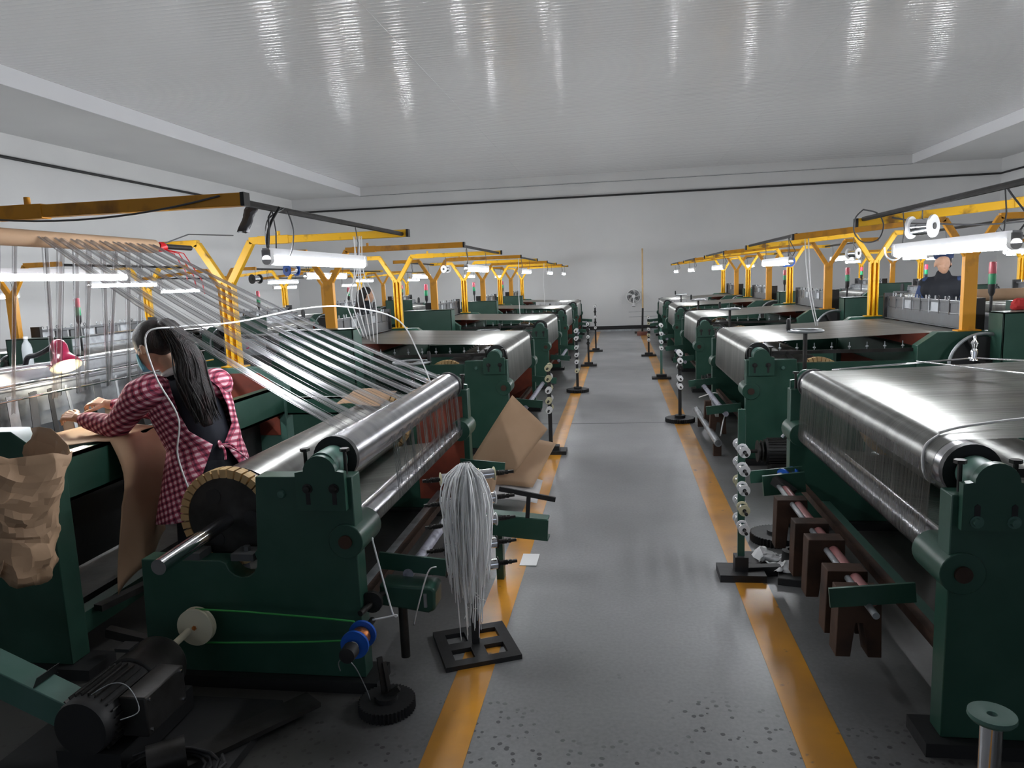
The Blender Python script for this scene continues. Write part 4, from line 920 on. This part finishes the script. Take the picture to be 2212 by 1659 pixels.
o = MB().bar((.90, 6.9, .33), (.96, 7.9, .36), .03, .05).build('weight_rod', 'galv'); tag(o, 'square bar holding the fork weights of the second right loom', 'rod')
wire(smooth([(.82, 7.7, .36), (.95, 7.6, .42), (1.0, 7.6, .41)], 4), .006, 'white_tie', 'plastic_white', 'white tie knotted round the far fork weight by the second right loom', 'tie')
wire(smooth([(.93, 6.9, .12), (.97, 6.95, .28), (1.03, 7.0, .40), (1.07, 7.0, .38)], 4), .006, 'white_tie', 'plastic_white', 'white tie sticking up from the near fork weight by the second right loom', 'tie')
# chrome spool, bottom right corner
t = thing('steel_bobbin', 'tall shiny steel bobbin with green flange at the bottom right corner', 'bobbin', (.925, 1.86, 0))
MB().cyl((0, 0, .03), (0, 0, .50), .026, n=28).build('barrel', 'chrome', t)
MB().lathe([(0, .0), (.004, .030), (-.004, .05), (.004, .056), (.014, .055), (.010, .030), (.012, .012), (.0, .010), (.0, 0)], (0, 0, .495), (0, 0, 1), 32).build('flange', 'green_pale', t)
MB().lathe([(0, .06), (.015, .06), (.03, .03)], (0, 0, 0), (0, 0, 1), 28).build('foot', 'green', t)
# ------------------------------------------------------------ hanging things
def hang_spool(x, y, z, top, label, kind='white', rz=0.0, s=1.0):
    t = thing('hanging_spool', label, 'spool', (x, y, z), 'large wire spools hanging from the brackets', rz)
    m = MB(); m.cyl((0, -.05 * s, 0), (0, .05 * s, 0), .042 * s, n=28); m.build('wound_wire', 'chrome', t)
    for k, q in enumerate((-.062 * s, .05 * s)):
        m = MB(); m.lathe([(0, .0), (0, .058 * s), (.012 * s, .058 * s), (.012 * s, .0)], (0, q, 0), (0, 1, 0), 32); m.build('flange', {'white': 'plastic_white', 'blue': 'blue', 'black': 'black'}[kind], t)
    MB().cyl((0, -.066 * s, 0), (0, -.06 * s, 0), .017 * s, n=16).build('bore', 'black', t)
    m = MB(); m.tube([(0, 0, .03), (0, 0, top - z)], .0035, 5); m.build('hanger', 'cable_grey', t)
hang_spool(1.575, 4.12, 1.845, 1.93, 'large white-flanged wire spool hanging over the nearest right lamp', 'white', .75)
hang_spool(2.58, 8.58, 1.80, 1.995, 'white-flanged wire spool hanging deep in the right rows', 'white', .75)
hang_spool(1.89, 8.58, 1.74, 1.955, 'blue wire spool hanging beyond the lamp on the right', 'blue', .2)
hang_spool(-3.17, 6.8, 1.84, 2.0, 'blue-faced wire spool hanging behind the nearest left lamp', 'blue', -.5)
hang_spool(-5.75, 11.0, 1.84, 2.02, 'black-faced steel wire spool hanging on the far left', 'black', -.4, 1.3)
hang_spool(-2.15, 9.03, 1.83, 2.0, 'small white wire spool hanging among the left brackets', 'white', -.4, .8)
GC = 'cables looped below the bracket tips'
wire(smooth([(-1.42, 3.02, 2.0), (-1.50, 3.02, 1.95), (-1.53, 3.05, 1.85), (-1.50, 3.06, 1.78), (-1.43, 3.06, 1.80), (-1.40, 3.05, 1.90), (-1.42, 3.05, 1.99)], 6), .0035, 'cable_loop', 'cable_grey', 'grey cable loop hanging over the near end of the left front lamp', 'cable', GC)
wire(smooth([(-1.42, 2.98, 2.0), (-1.47, 2.98, 1.93), (-1.49, 2.98, 1.86), (-1.48, 2.97, 1.80)], 5), .006, 'cable_loop', 'black', 'short black taped cable drop above the left front lamp', 'cable', GC)
o = crumple('plastic_bag_roll', lambda a, b: (-1.50 + .025 * math.cos(a * 2 * PI) - .06 * b, 2.90 + .02 * math.sin(a * 2 * PI), 2.0 - .10 * b), 12, 8, .012, 3, 'folded clear plastic bundle tied to the left front rod', 'plastic bundle', 'cable_grey', sc=20)
wire(sag((-1.52, 2.68, 2.02), (-2.78, 2.68, 2.02), .06), .004, 'sagging_cable', 'cable_grey', 'grey cable sagging below the nearest left orange arm', 'cable')
wire(smooth([(1.42, 4.56, 1.98), (1.36, 4.5, 1.93), (1.34, 4.45, 1.85), (1.38, 4.42, 1.79), (1.46, 4.42, 1.80), (1.50, 4.46, 1.88), (1.48, 4.5, 1.95), (1.42, 4.56, 1.98)], 6), .004, 'cable_loop', 'cable_grey', 'large grey cable ring hanging left of the nearest right lamp', 'cable', GC)
wire(smooth([(1.42, 4.2, 1.75), (1.44, 4.22, 1.70), (1.48, 4.2, 1.68), (1.52, 4.15, 1.73)], 5), .005, 'white_cable', 'cable_white', 'white cable curling under the near right lamp end', 'cable')
wire(sag((1.6, 4.62, 1.93), (2.7, 4.62, 1.94), .07), .005, 'sagging_cable', 'cable_grey', 'grey cable sagging below the upper right yellow arm', 'cable')
for k in range(6):
    x0 = -1.82 + .012 * k; rr = random.Random(k)
    wire(smooth([(x0, 4.92, 2.0), (x0 + rr.uniform(-.02, .02), 4.9, 1.75), (x0 + .03 * (k - 2.5), 4.9, 1.55), (x0 + .012 * (k - 2), 5.0, 1.30 - .012 * k)], 5), .004, 'white_string', 'plastic_white', 'white plastic string in the bunch hanging from the left yellow arm', 'string', 'white strings hanging from the left yellow arm')
for k in range(2):
    wire(smooth([(1.53 + .03 * k, 6.36, 1.92), (1.55 + .02 * k, 6.3, 1.5), (1.59 + .015 * k, 6.2, 1.19)], 5), .004, 'white_string', 'plastic_white', 'white string hanging from the right orange arm to the handwheel', 'string', 'white strings over the right handwheel')
for k, (x, y) in enumerate(((-1.47, 10.9), (-1.50, 15.0))):
    wire(smooth([(x, y, 2.0), (x - .02, y, 1.5), (x - .01, y, 1.1)], 4), .006, 'white_string', 'plastic_white', 'white string hanging over the %s left loom' % ('third' if k == 0 else 'fourth'), 'string')
# ------------------------------------------------------------ desk lamp, bottle, bundle on the left
t = thing('desk_lamp', 'lit pink desk lamp on a black gooseneck over the woman\'s hands', 'lamp', (-2.98, 3.50, 1.33))
d = Vector((.55, -.30, -1)).normalized()
m = MB(); m.lathe([(-.115, 0), (-.110, .022), (-.095, .036), (-.07, .042), (-.045, .040), (-.025, .040), (.0, .054), (.025, .072), (.045, .078), (.050, .078), (.046, .072), (.02, .06), (-.01, .04)], (0, 0, 0), tuple(d), 30); m.build('lamp_shade', 'pink', t, recalc=False)
m = MB(); m.lathe([(-.01, .036), (.02, .056), (.046, .071), (.0505, .0775)], (0, 0, 0), tuple(d), 30); m.build('shade_lining', 'cream', t, recalc=False)
m = MB(); m.ell(tuple(d * .035), (.028, .028, .034), 16, 10); m.build('light_bulb', 'bulb', t)
m = MB(); m.tube(smooth([(-.055, 0, .07), (-.10, .0, .045), (-.17, .01, .02), (-.24, .02, .0), (-.27, .02, -.12), (-.27, .02, -.2)], 5), .014, 10); m.build('gooseneck', 'rubber', t)
MB().box(-.31, -.23, -.03, .07, -.26, -.19).build('clamp', 'black', t)
crumple('cloth_bundle', lambda a, b: (-3.38 + .09 * math.cos(a * 2 * PI) * math.sin(b * PI), 3.35 + .09 * math.sin(a * 2 * PI) * math.sin(b * PI), 1.25 + .08 * math.cos(b * PI)), 18, 14, .03, 8, 'bundle of purple and black cloth beside the pink desk lamp', 'cloth', 'bluecloth', sc=14)
t = thing('water_bottle', 'clear plastic bottle standing on the loom behind the pink lamp', 'bottle', (-4.15, 4.55, 1.19))
MB().lathe([(0, .0), (0, .033), (.12, .033), (.15, .027), (.175, .013), (.19, .013)], (0, 0, 0), (0, 0, 1), 20).build('bottle_body', 'clearplastic', t)
MB().cyl((0, 0, .19), (0, 0, .205), .015).build('cap', 'white', t)
o = MB().box(-4.3, -4.0, 4.3, 4.75, .0, 1.19).build('side_cabinet', 'rackgrey', bev=.004); tag(o, 'grey cabinet in the left work passage under the plastic bottle', 'cabinet')
# ------------------------------------------------------------ far wall: fan, pole, brick
t = thing('wall_fan', 'white round fan on the far white wall at the aisle end', 'fan', (.455, YF - .10, 1.04))
m = MB(); m.ring((0, 0, 0), (0, 1, 0), .215, .010, 40, 6); m.ring((0, -.04, 0), (0, 1, 0), .16, .003, 32, 4)
for q in range(20): m.tube([(.03 * math.cos(q * PI / 10), -.06, .03 * math.sin(q * PI / 10)), (.15 * math.cos(q * PI / 10), -.045, .15 * math.sin(q * PI / 10)), (.213 * math.cos(q * PI / 10), 0, .213 * math.sin(q * PI / 10))], .002, 3, False)
m.build('cage', 'white', t)
m = MB()
for q in range(5):
    a0 = q * 2 * PI / 5
    m.grid(lambda a, b: ((.04 + .15 * b) * math.cos(a0 + a * .8 + b * .5), -.02 + .03 * a, (.04 + .15 * b) * math.sin(a0 + a * .8 + b * .5)), 5, 5)
m.build('blades', 'rackgrey', t)
MB().lathe([(0, .0), (0, .05), (.05, .055), (.09, .04)], (0, -.07, 0), (0, 1, 0), 20).build('hub', 'white', t)
m = MB(); m.bar((0, .02, -.02), (0, .02, -.27), .05, .04); m.bar((0, .02, -.27), (0, .10, -.30), .09, .05); m.build('mount', 'white', t)
t = thing('wooden_pole', 'tall thin wooden pole standing at the far end of the right floor line', 'pole', (.67, 21.3, 0))
MB().cyl((.02, 0, .72), (.03, 0, 2.42), .022, n=12).build('shaft', 'wood', t)
m = MB(); m.cyl((0, 0, .04), (.02, 0, .72), .028, n=10); m.box(-.22, .22, -.12, .12, .0, .05); m.build('iron_foot', 'darksteel', t)
m = MB(); m.cyl((-.38, 0, .62), (.42, 0, .62), .006, n=6); m.cyl((-.38, 0, .48), (.42, 0, .48), .006, n=6); m.build('cross_wires', 'galv', t)
o = MB().box(.50, .82, 20.4, 20.6, 0.001, .10).build('brick_stack', 'brick', bev=.004); tag(o, 'reddish brick lying before the tall pole at the far end', 'brick')

# ------------------------------------------------------------ small things on the work side
t = thing('control_cabinet', 'grey control cabinet marked with a pink 5 behind the left wire strips', 'cabinet', (-3.72, 7.05, 0))
MB().box(-.30, .22, -.15, .15, 0, 1.20).build('cabinet_body', 'rackgrey', t, bev=.006)
MB().box(-.10, .16, -.154, -.150, 1.0, 1.17).build('paper_label', 'galv', t)
fc = bpy.data.curves.new('figure', 'FONT'); fc.body = '5'; fc.size = .09; fo = bpy.data.objects.new('figure_tmp', fc); COL.objects.link(fo)
bpy.context.view_layer.update(); me = bpy.data.meshes.new_from_object(fo.evaluated_get(bpy.context.evaluated_depsgraph_get())); bpy.data.objects.remove(fo, do_unlink=True)
nf = bpy.data.objects.new('number_figure', me); COL.objects.link(nf); me.materials.clear(); me.materials.append(MT['pink']); nf.parent = t; nf.location = (-.06, -.156, 1.07); nf.rotation_euler = (PI / 2, 0, 0)
crumple('red_bag', lambda a, b: (-3.12 + .05 * math.cos(a * 2 * PI) * math.sin(b * PI), 8.55 + .05 * math.sin(a * 2 * PI) * math.sin(b * PI), 1.19 + .06 * math.cos(b * PI)), 16, 12, .02, 5, 'small red bag lying on the second left loom by the yellow post', 'bag', 'cloth_red', sc=16)
crumple('red_cloth', lambda a, b: (3.18 + .06 * math.cos(a * 2 * PI) * math.sin(b * PI), 6.35 + .05 * math.sin(a * 2 * PI) * math.sin(b * PI), 1.30 + .05 * math.cos(b * PI)), 16, 12, .02, 7, 'red and white cloth on the second right loom by the orange post', 'cloth', 'cloth_red', sc=16)
t = thing('kraft_roll', 'pale brown roll lying across the right work passage behind the man', 'roll', (0, 0, 0))
MB().cyl((3.95, 9.9, 1.24), (5.0, 9.9, 1.24), .075, n=24).build('roll_body', 'kraft', t)
m = MB(); m.box(4.0, 4.1, 9.8, 10.0, 0, 1.16); m.build('roll_stand', 'green', t)
m = MB(); m.box(4.85, 4.95, 9.8, 10.0, 0, 1.16); m.build('roll_stand', 'green', t)
# ------------------------------------------------------------ people
def remesh(o, vox, sm=4):
    b = o.modifiers.new('remesh', 'REMESH'); b.mode = 'VOXEL'; b.voxel_size = vox; b.use_smooth_shade = True
    s_ = o.modifiers.new('smooth', 'SMOOTH'); s_.iterations = sm; s_.factor = .5
    return o
def limb(m, pts, n=14):
    for i in range(len(pts) - 1):
        (p, r), (q, s_) = pts[i], pts[i + 1]
        m.cyl(p, q, r, s_, n); m.ell(p, (r, r, r), 12, 8)
    m.ell(pts[-1][0], (pts[-1][1],) * 3, 12, 8)
def hand(m, wrist, d, nrm, curl=.6, thumb=1, s=1.0):
    """palm and five bent fingers; d points along the fingers, nrm out of the back of the hand"""
    w = Vector(wrist); d = Vector(d).normalized(); nrm = Vector(nrm); nrm = (nrm - d * nrm.dot(d)).normalized(); a = d.cross(nrm).normalized() * thumb
    kn = w + d * .085 * s
    m.cyl(tuple(w), tuple(w + d * .03 * s), .024 * s, .027 * s, 12)
    for k in range(4): m.cyl(tuple(w + d * .01 * s + a * (.012 - k * .008) * s), tuple(kn + a * (.030 - k * .020) * s - d * (.004 * abs(k - 1)) * s), .014 * s, .0125 * s, 10); m.ell(tuple(kn + a * (.030 - k * .020) * s - d * (.004 * abs(k - 1)) * s), (.0125 * s,) * 3, 10, 6)
    for k, L in enumerate((.072, .080, .074, .058)):
        p = kn + a * (.031 - k * .0205) * s - d * (.004 * abs(k - 1)) * s; ang = curl * (.55 + .12 * k); dd = d.copy()
        for j, f in enumerate((.45, .32, .23)):
            ax = a; dd = Matrix.Rotation(-ang * thumb * (1 if j else .8), 3, ax) @ dd if False else (dd * math.cos(ang) - nrm * math.sin(ang)).normalized() if j == 0 else (dd * math.cos(ang) + (dd.cross(a * thumb)).normalized() * math.sin(ang) * (1 if (dd.cross(a * thumb)).dot(nrm) < 0 else -1)).normalized()
            q = p + dd * L * f * s; m.cyl(tuple(p), tuple(q), (.0095 - j * .001) * s, (.0088 - j * .001) * s, 8); m.ell(tuple(q), ((.0088 - j * .001) * s,) * 3, 8, 6); p = q
    p = w + d * .025 * s + a * .022 * s; dd = (d * .65 + a * .75 - nrm * .25).normalized()
    for j, L in enumerate((.040, .032, .026)):
        q = p + dd * L * s; m.cyl(tuple(p), tuple(q), (.0125 - j * .0015) * s, (.011 - j * .0015) * s, 8); m.ell(tuple(q), ((.011 - j * .0015) * s,) * 3, 8, 6); p = q; dd = (dd * .8 + d * .35 - nrm * .2).normalized()
def head(m, c, R, s=1.0):
    """c centre of the skull, R rotates local axes (x = face direction, y = left, z = up)"""
    T = lambda x, y, z: tuple(Vector(c) + R @ Vector((x * s, y * s, z * s)))
    E = lambda x, y, z, a, b, q: m.ell(T(x, y, z), (a * s, b * s, q * s), 20, 14, R)
    E(0, 0, .02, .092, .074, .095); E(.030, 0, -.035, .062, .056, .075); E(.045, 0, -.085, .035, .034, .028)
    E(.088, 0, -.022, .014, .011, .022); E(.098, 0, -.036, .012, .013, .010)          # nose
    E(.080, .0, -.062, .012, .022, .007); E(.078, .0, -.072, .012, .019, .007)          # lips
    for k in (1, -1):
        E(.070, k * .030, .002, .012, .017, .009); E(.074, k * .030, .020, .010, .020, .006)   # eye, brow ridge
        E(-.008, k * .077, -.012, .018, .008, .030); E(-.004, k * .080, -.030, .012, .007, .012); E(.060, k * .036, -.030, .020, .018, .018)
def loft(m, secs, th0, th1, n=30, axis_f=Vector((1, 0, 0)), axis_s=Vector((0, 1, 0)), wob=0):
    """secs: (centre, radius along axis_f, radius along axis_s, opening half-angle or None)"""
    K = len(secs) - 1
    def f(a, b):
        t_ = a * K; i = min(int(t_), K - 1); q = t_ - i; A_, B_ = secs[i], secs[i + 1]
        c = Vector(A_[0]).lerp(Vector(B_[0]), q); rf = A_[1] + (B_[1] - A_[1]) * q; rs = A_[2] + (B_[2] - A_[2]) * q
        op = (A_[3] + (B_[3] - A_[3]) * q) if A_[3] is not None else 0
        an = op + (2 * PI - 2 * op) * b
        w_ = 1 + wob * math.sin(an * 9 + a * 11) * min(1, a * 2) + wob * .6 * math.sin(an * 5 - a * 17)
        return tuple(c + axis_f * (rf * w_ * math.cos(an)) + axis_s * (rs * w_ * math.sin(an)))
    m.grid(f, K * 5, n)
# --- the woman at the nearest left loom
t = thing('person', 'woman in open-backed red plaid smock and blue mask leaning over the left loom', 'person', (0, 0, 0))
Rw = Matrix.Rotation(math.radians(168), 3, 'Z') @ Matrix.Rotation(math.radians(22), 3, 'Y')
HC = Vector((-2.245, 3.22, 1.405))
shN, shF = Vector((-2.26, 3.13, 1.195)), Vector((-2.08, 3.43, 1.185))
elN, wrN = Vector((-2.45, 3.16, 1.015)), Vector((-2.69, 3.22, 1.05))
elF, wrF = Vector((-2.44, 3.50, 1.04)), Vector((-2.66, 3.40, 1.09))
m = MB()
head(m, HC, Rw, .98)
limb(m, [((-2.155, 3.30, 1.22), .052), (tuple(HC + Vector((.03, .02, -.06))), .052)])
limb(m, [((-2.09, 3.34, .78), .13), ((-2.10, 3.33, .92), .115), ((-2.15, 3.31, 1.08), .12), ((-2.165, 3.30, 1.16), .10)])
for sh, el, wr in ((shN, elN, wrN), (shF, elF, wrF)): limb(m, [((-2.16, 3.30, 1.15), .07), (tuple(sh), .055), (tuple(el), .040), (tuple(wr), .026)])
limb(m, [((-2.10, 3.25, .72), .10), ((-2.15, 3.24, .42), .065), ((-2.12, 3.22, .10), .04)]); limb(m, [((-2.08, 3.45, .72), .10), ((-2.10, 3.46, .42), .065), ((-2.06, 3.48, .10), .04)])
for x, y in ((-2.12, 3.22), (-2.06, 3.48)): limb(m, [((x, y, .06), .04), ((x - .14, y, .03), .03)])
hand(m, wrN, (-.95, -.05, .25), (.1, -.45, .9), 1.0, 1, .92)
hand(m, wrF, (-.95, -.15, .25), (.1, -.35, .9), .9, -1, .92)
remesh(m.build('body', 'skin', t, angle=180), .0045, 3)
m = MB(); limb(m, [((-2.085, 3.345, .74), .150), ((-2.095, 3.335, .90), .138), ((-2.135, 3.32, 1.06), .142), ((-2.155, 3.305, 1.15), .115), ((-2.165, 3.30, 1.215), .068)])
for sh in (shN, shF): limb(m, [((-2.155, 3.30, 1.14), .10), (tuple(sh), .068)])
remesh(m.build('black_top', 'navy_shirt', t, angle=180), .012, 5)
m = MB(); limb(m, [((-2.09, 3.33, .76), .155), ((-2.10, 3.25, .66), .115), ((-2.15, 3.24, .40), .08), ((-2.12, 3.22, .12), .06)]); limb(m, [((-2.08, 3.42, .72), .125), ((-2.08, 3.46, .66), .115), ((-2.10, 3.46, .40), .08), ((-2.06, 3.48, .12), .06)])
remesh(m.build('trousers', 'navy', t, angle=180), .012, 4)
for x, y in ((-2.12, 3.22), (-2.06, 3.48)):
    m = MB(); m.ell((x - .06, y, .04), (.14, .05, .045), 18, 10); m.build('shoe', 'black', t)
# smock: open at the back, tied at the waist
bf = Vector((.80, -.56, .16)).normalized(); bs = Vector((.57, .82, 0)).normalized()
m = MB()
loft(m, [((-2.185, 3.295, 1.255), .070, .082, .95), ((-2.175, 3.30, 1.225), .105, .150, .62), ((-2.155, 3.31, 1.16), .145, .205, .60), ((-2.135, 3.32, 1.06), .168, .200, .66), ((-2.115, 3.33, .97), .165, .188, .62), ((-2.10, 3.34, .885), .160, .182, .16),
         ((-2.10, 3.34, .78), .185, .205, .42), ((-2.11, 3.335, .66), .205, .225, .62), ((-2.125, 3.33, .53), .215, .240, .75)], 0, 1, 48, bf, bs, .018)
o = m.build('smock', 'plaid', t, recalc=False, angle=180, solid=.004)
for sh, el, wr in ((shN, elN, wrN), (shF, elF, wrF)):
    m = MB(); s0 = sh + Vector((.03, .02 if sh is shN else -.02, .0)); pts = [(tuple(s0), .085), (tuple(sh.lerp(el, .12)), .082), (tuple(sh.lerp(el, .5)), .070), (tuple(el), .062), (tuple(el.lerp(wr, .4)), .054), (tuple(el.lerp(wr, .75)), .045), (tuple(el.lerp(wr, .88)), .036)]
    limb(m, pts); o = remesh(m.build('sleeve', 'plaid', t, angle=180), .008, 4)
tie = Vector((-1.965, 3.25, .905))
for k, e in enumerate(((.10, .08, -.10), (.04, -.03, -.07), (.07, .03, -.03))):
    m = MB(); m.tube(smooth([tuple(tie), tuple(tie + Vector(e) * .5 + Vector((.01, 0, .012))), tuple(tie + Vector(e))], 5), .006, 6); m.build('tie_ribbon', 'plaid', t)
m = MB(); m.ring(tuple(tie), (1, .3, .2), .018, .005, 14, 6); m.ell(tuple(tie), (.012, .012, .012)); m.build('tie_knot', 'plaid', t)
m = MB(); m.ring(tuple(Vector((-2.175, 3.285, 1.262))), (-.45, .1, .9), .070, .020, 30, 10); m.build('scarf', 'white', t)
m = MB(); m.ring(tuple(Vector((-2.18, 3.285, 1.248))), (-.45, .1, .9), .066, .019, 30, 10); m.build('scarf_lining', 'navy', t)
# hair: cap and long ponytail
Tw = lambda x, y, z: tuple(HC + Rw @ Vector((x * .98, y * .98, z * .98)))
m = MB(); m.ell(Tw(-.014, 0, .032), (.098, .083, .094), 24, 16, Rw); m.ell(Tw(-.055, 0, -.005), (.058, .066, .062), 20, 12, Rw); m.ell(Tw(-.075, 0, .05), (.045, .05, .05), 18, 12, Rw); hr = remesh(m.build('hair', 'hair', t, angle=180), .006, 2)
pony = smooth([Tw(-.085, 0, .055), Tw(-.135, 0, .045), (-2.075, 3.20, 1.395), (-2.045, 3.19, 1.32), (-2.03, 3.175, 1.24), (-2.00, 3.165, 1.16), (-1.975, 3.155, 1.08), (-1.955, 3.15, 1.02)], 5)
m = MB(); nP = len(pony); m.tube(pony, [(.026 + .042 * math.sin(min(1, i / nP * 1.5) * PI * .62)) * (1 - .75 * max(0, (i / nP - .7) / .3)) for i in range(nP)], 20); pt = m.build('ponytail', 'hair', t, angle=180)
rnd = random.Random(21); m = MB()
for k in range(90):
    a = rnd.uniform(0, 2 * PI); rr = rnd.uniform(.6, 1.12); ph = rnd.uniform(0, 6); ln = rnd.uniform(.8, 1.0)
    pts = []
    for i in range(0, int(nP * ln), 3):
        w_ = (.026 + .044 * math.sin(min(1, i / nP * 1.5) * PI * .62)) * rr; pts.append((pony[i][0] + w_ * math.cos(a + .2 * math.sin(i * .3 + ph)), pony[i][1] + w_ * math.sin(a), pony[i][2] + .004 * math.sin(i + ph)))
    if len(pts) > 2: m.tube(pts, [.0035] * (len(pts) - 1) + [.0008], 4)
m.build('hair_strands', 'hair', pt, angle=180)
# mask and ear loops
m = MB(); m.grid(lambda a, b: Tw(.052 + .062 * math.sin(a * PI) ** .7 * (.86 + .2 * math.sin(b * PI)), -.062 + .124 * a, -.012 - .085 * b), 16, 12); m.build('face_mask', 'mask', t, recalc=False, angle=180, solid=.002)
for k in (1, -1):
    m = MB(); m.tube([Tw(.055, k * .062, -.016), Tw(.02, k * .078, -.004), Tw(-.02, k * .084, .006)], .0016, 5); m.build('mask_loop', 'white', t)
# --- standing worker on the right
def standing(label, x, y, face, h, top_mt, hat=None, long_hair=False, sleeves=None, bend=0):
    t = thing('person', label, 'person', (x, y, 0), rz=math.radians(face)); s = h / 1.72
    V_ = lambda a, b, c: (a * s, b * s, c * s)
    R = Matrix.Rotation(math.radians(8), 3, 'Y') @ Matrix.Rotation(math.radians(bend), 3, 'Z')
    m = MB(); head(m, V_(.035, 0, 1.585), R, s)
    limb(m, [(V_(0, 0, 1.36), .06 * s), (V_(.01, 0, 1.54), .052 * s)]); limb(m, [(V_(0, 0, .95), .13 * s), (V_(0, 0, 1.15), .12 * s), (V_(0, 0, 1.32), .12 * s)])
    for k in (1, -1):
        limb(m, [(V_(0, 0, 1.36), .07 * s), (V_(0, k * .17, 1.37), .055 * s), (V_(-.02, k * .24, 1.10), .042 * s), (V_(.18, k * .20, .98), .028 * s)])
        hand(m, V_(.18, k * .20, .98), (1, 0, -.25), (0, 0, 1), .5, k, s)
        limb(m, [(V_(0, k * .09, .92), .09 * s), (V_(.01, k * .10, .50), .055 * s), (V_(0, k * .10, .09), .038 * s), (V_(.12, k * .11, .03), .028 * s)])
    remesh(m.build('body', 'skin', t, angle=180), .006, 3)
    m = MB(); limb(m, [(V_(0, 0, .88), .155 * s), (V_(0, 0, 1.10), .150 * s), (V_(0, 0, 1.28), .155 * s), (V_(0, 0, 1.38), .10 * s), (V_(.01, 0, 1.455), .075 * s)])
    for k in (1, -1): limb(m, [(V_(0, k * .05, 1.30), .13 * s), (V_(0, k * .11, 1.30), .12 * s)]); limb(m, [(V_(0, 0, 1.36), .09 * s), (V_(0, k * .17, 1.36), .078 * s)])
    remesh(m.build('jacket', top_mt, t, angle=180), .012, 5)
    for k in (1, -1):
        m = MB(); limb(m, [(V_(0, k * .16, 1.365), .078 * s), (V_(-.01, k * .21, 1.22), .072 * s), (V_(-.02, k * .24, 1.10), .062 * s), (V_(.14, k * .21, 1.0), .046 * s)]); remesh(m.build('sleeve', sleeves or top_mt, t, angle=180), .011, 4)
    m = MB()
    for k in (1, -1): limb(m, [(V_(0, k * .05, .90), .13 * s), (V_(0, k * .09, .80), .105 * s), (V_(.01, k * .10, .48), .075 * s), (V_(0, k * .10, .10), .058 * s)])
    remesh(m.build('trousers', 'navy', t, angle=180), .014, 4)
    for k in (1, -1): MB().ell(V_(.07, k * .105, .04), (.14 * s, .05 * s, .045 * s), 16, 10).build('shoe', 'black', t)
    m = MB(); m.ell(V_(.017, 0, 1.622), (.097 * s, .082 * s, .088 * s), 22, 14, R); m.ell(V_(-.03, 0, 1.575), (.062 * s, .070 * s, .07 * s), 20, 12, R)
    if long_hair: limb(m, [(V_(-.06, 0, 1.60), .07 * s), (V_(-.09, 0, 1.42), .075 * s), (V_(-.12, 0, 1.22), .07 * s), (V_(-.12, 0, 1.10), .04 * s)])
    remesh(m.build('hair', 'hair', t, angle=180), .008, 2)
    if hat:
        m = MB(); m.lathe([(-.02, .098), (.03, .102), (.075, .092), (.10, .06), (.11, 0)], V_(.017, 0, 1.655), (.12, 0, 1), 26); m.build('cap', hat, t)
        m = MB(); m.grid(lambda a, b: V_(.075 + .09 * math.sin(a * PI) * b + .02 * b, -.075 + .15 * a, 1.668 - .012 * b), 12, 5); m.build('cap_visor', hat, t, solid=.004, recalc=False)
    return t
mn = standing('worker in black jacket and dark blue cap standing behind the second right loom', 3.67, 8.95, 232, 1.80, 'navy', 'capblue', sleeves='bluecloth', bend=28)
for k in range(4): MB().box(.158, .161, .045 + k * .014, .055 + k * .014, 1.232, 1.245).build('chest_print', 'white', mn)
MB().lathe([(0, .008), (.004, .006)], (.115, 0, 1.42), (1, 0, 0), 10).build('snap_button', 'white', mn)
standing('long-haired worker in black, back turned, behind the second left loom\'s lamps', -3.62, 10.1, 30, 1.66, 'navy', None, True)
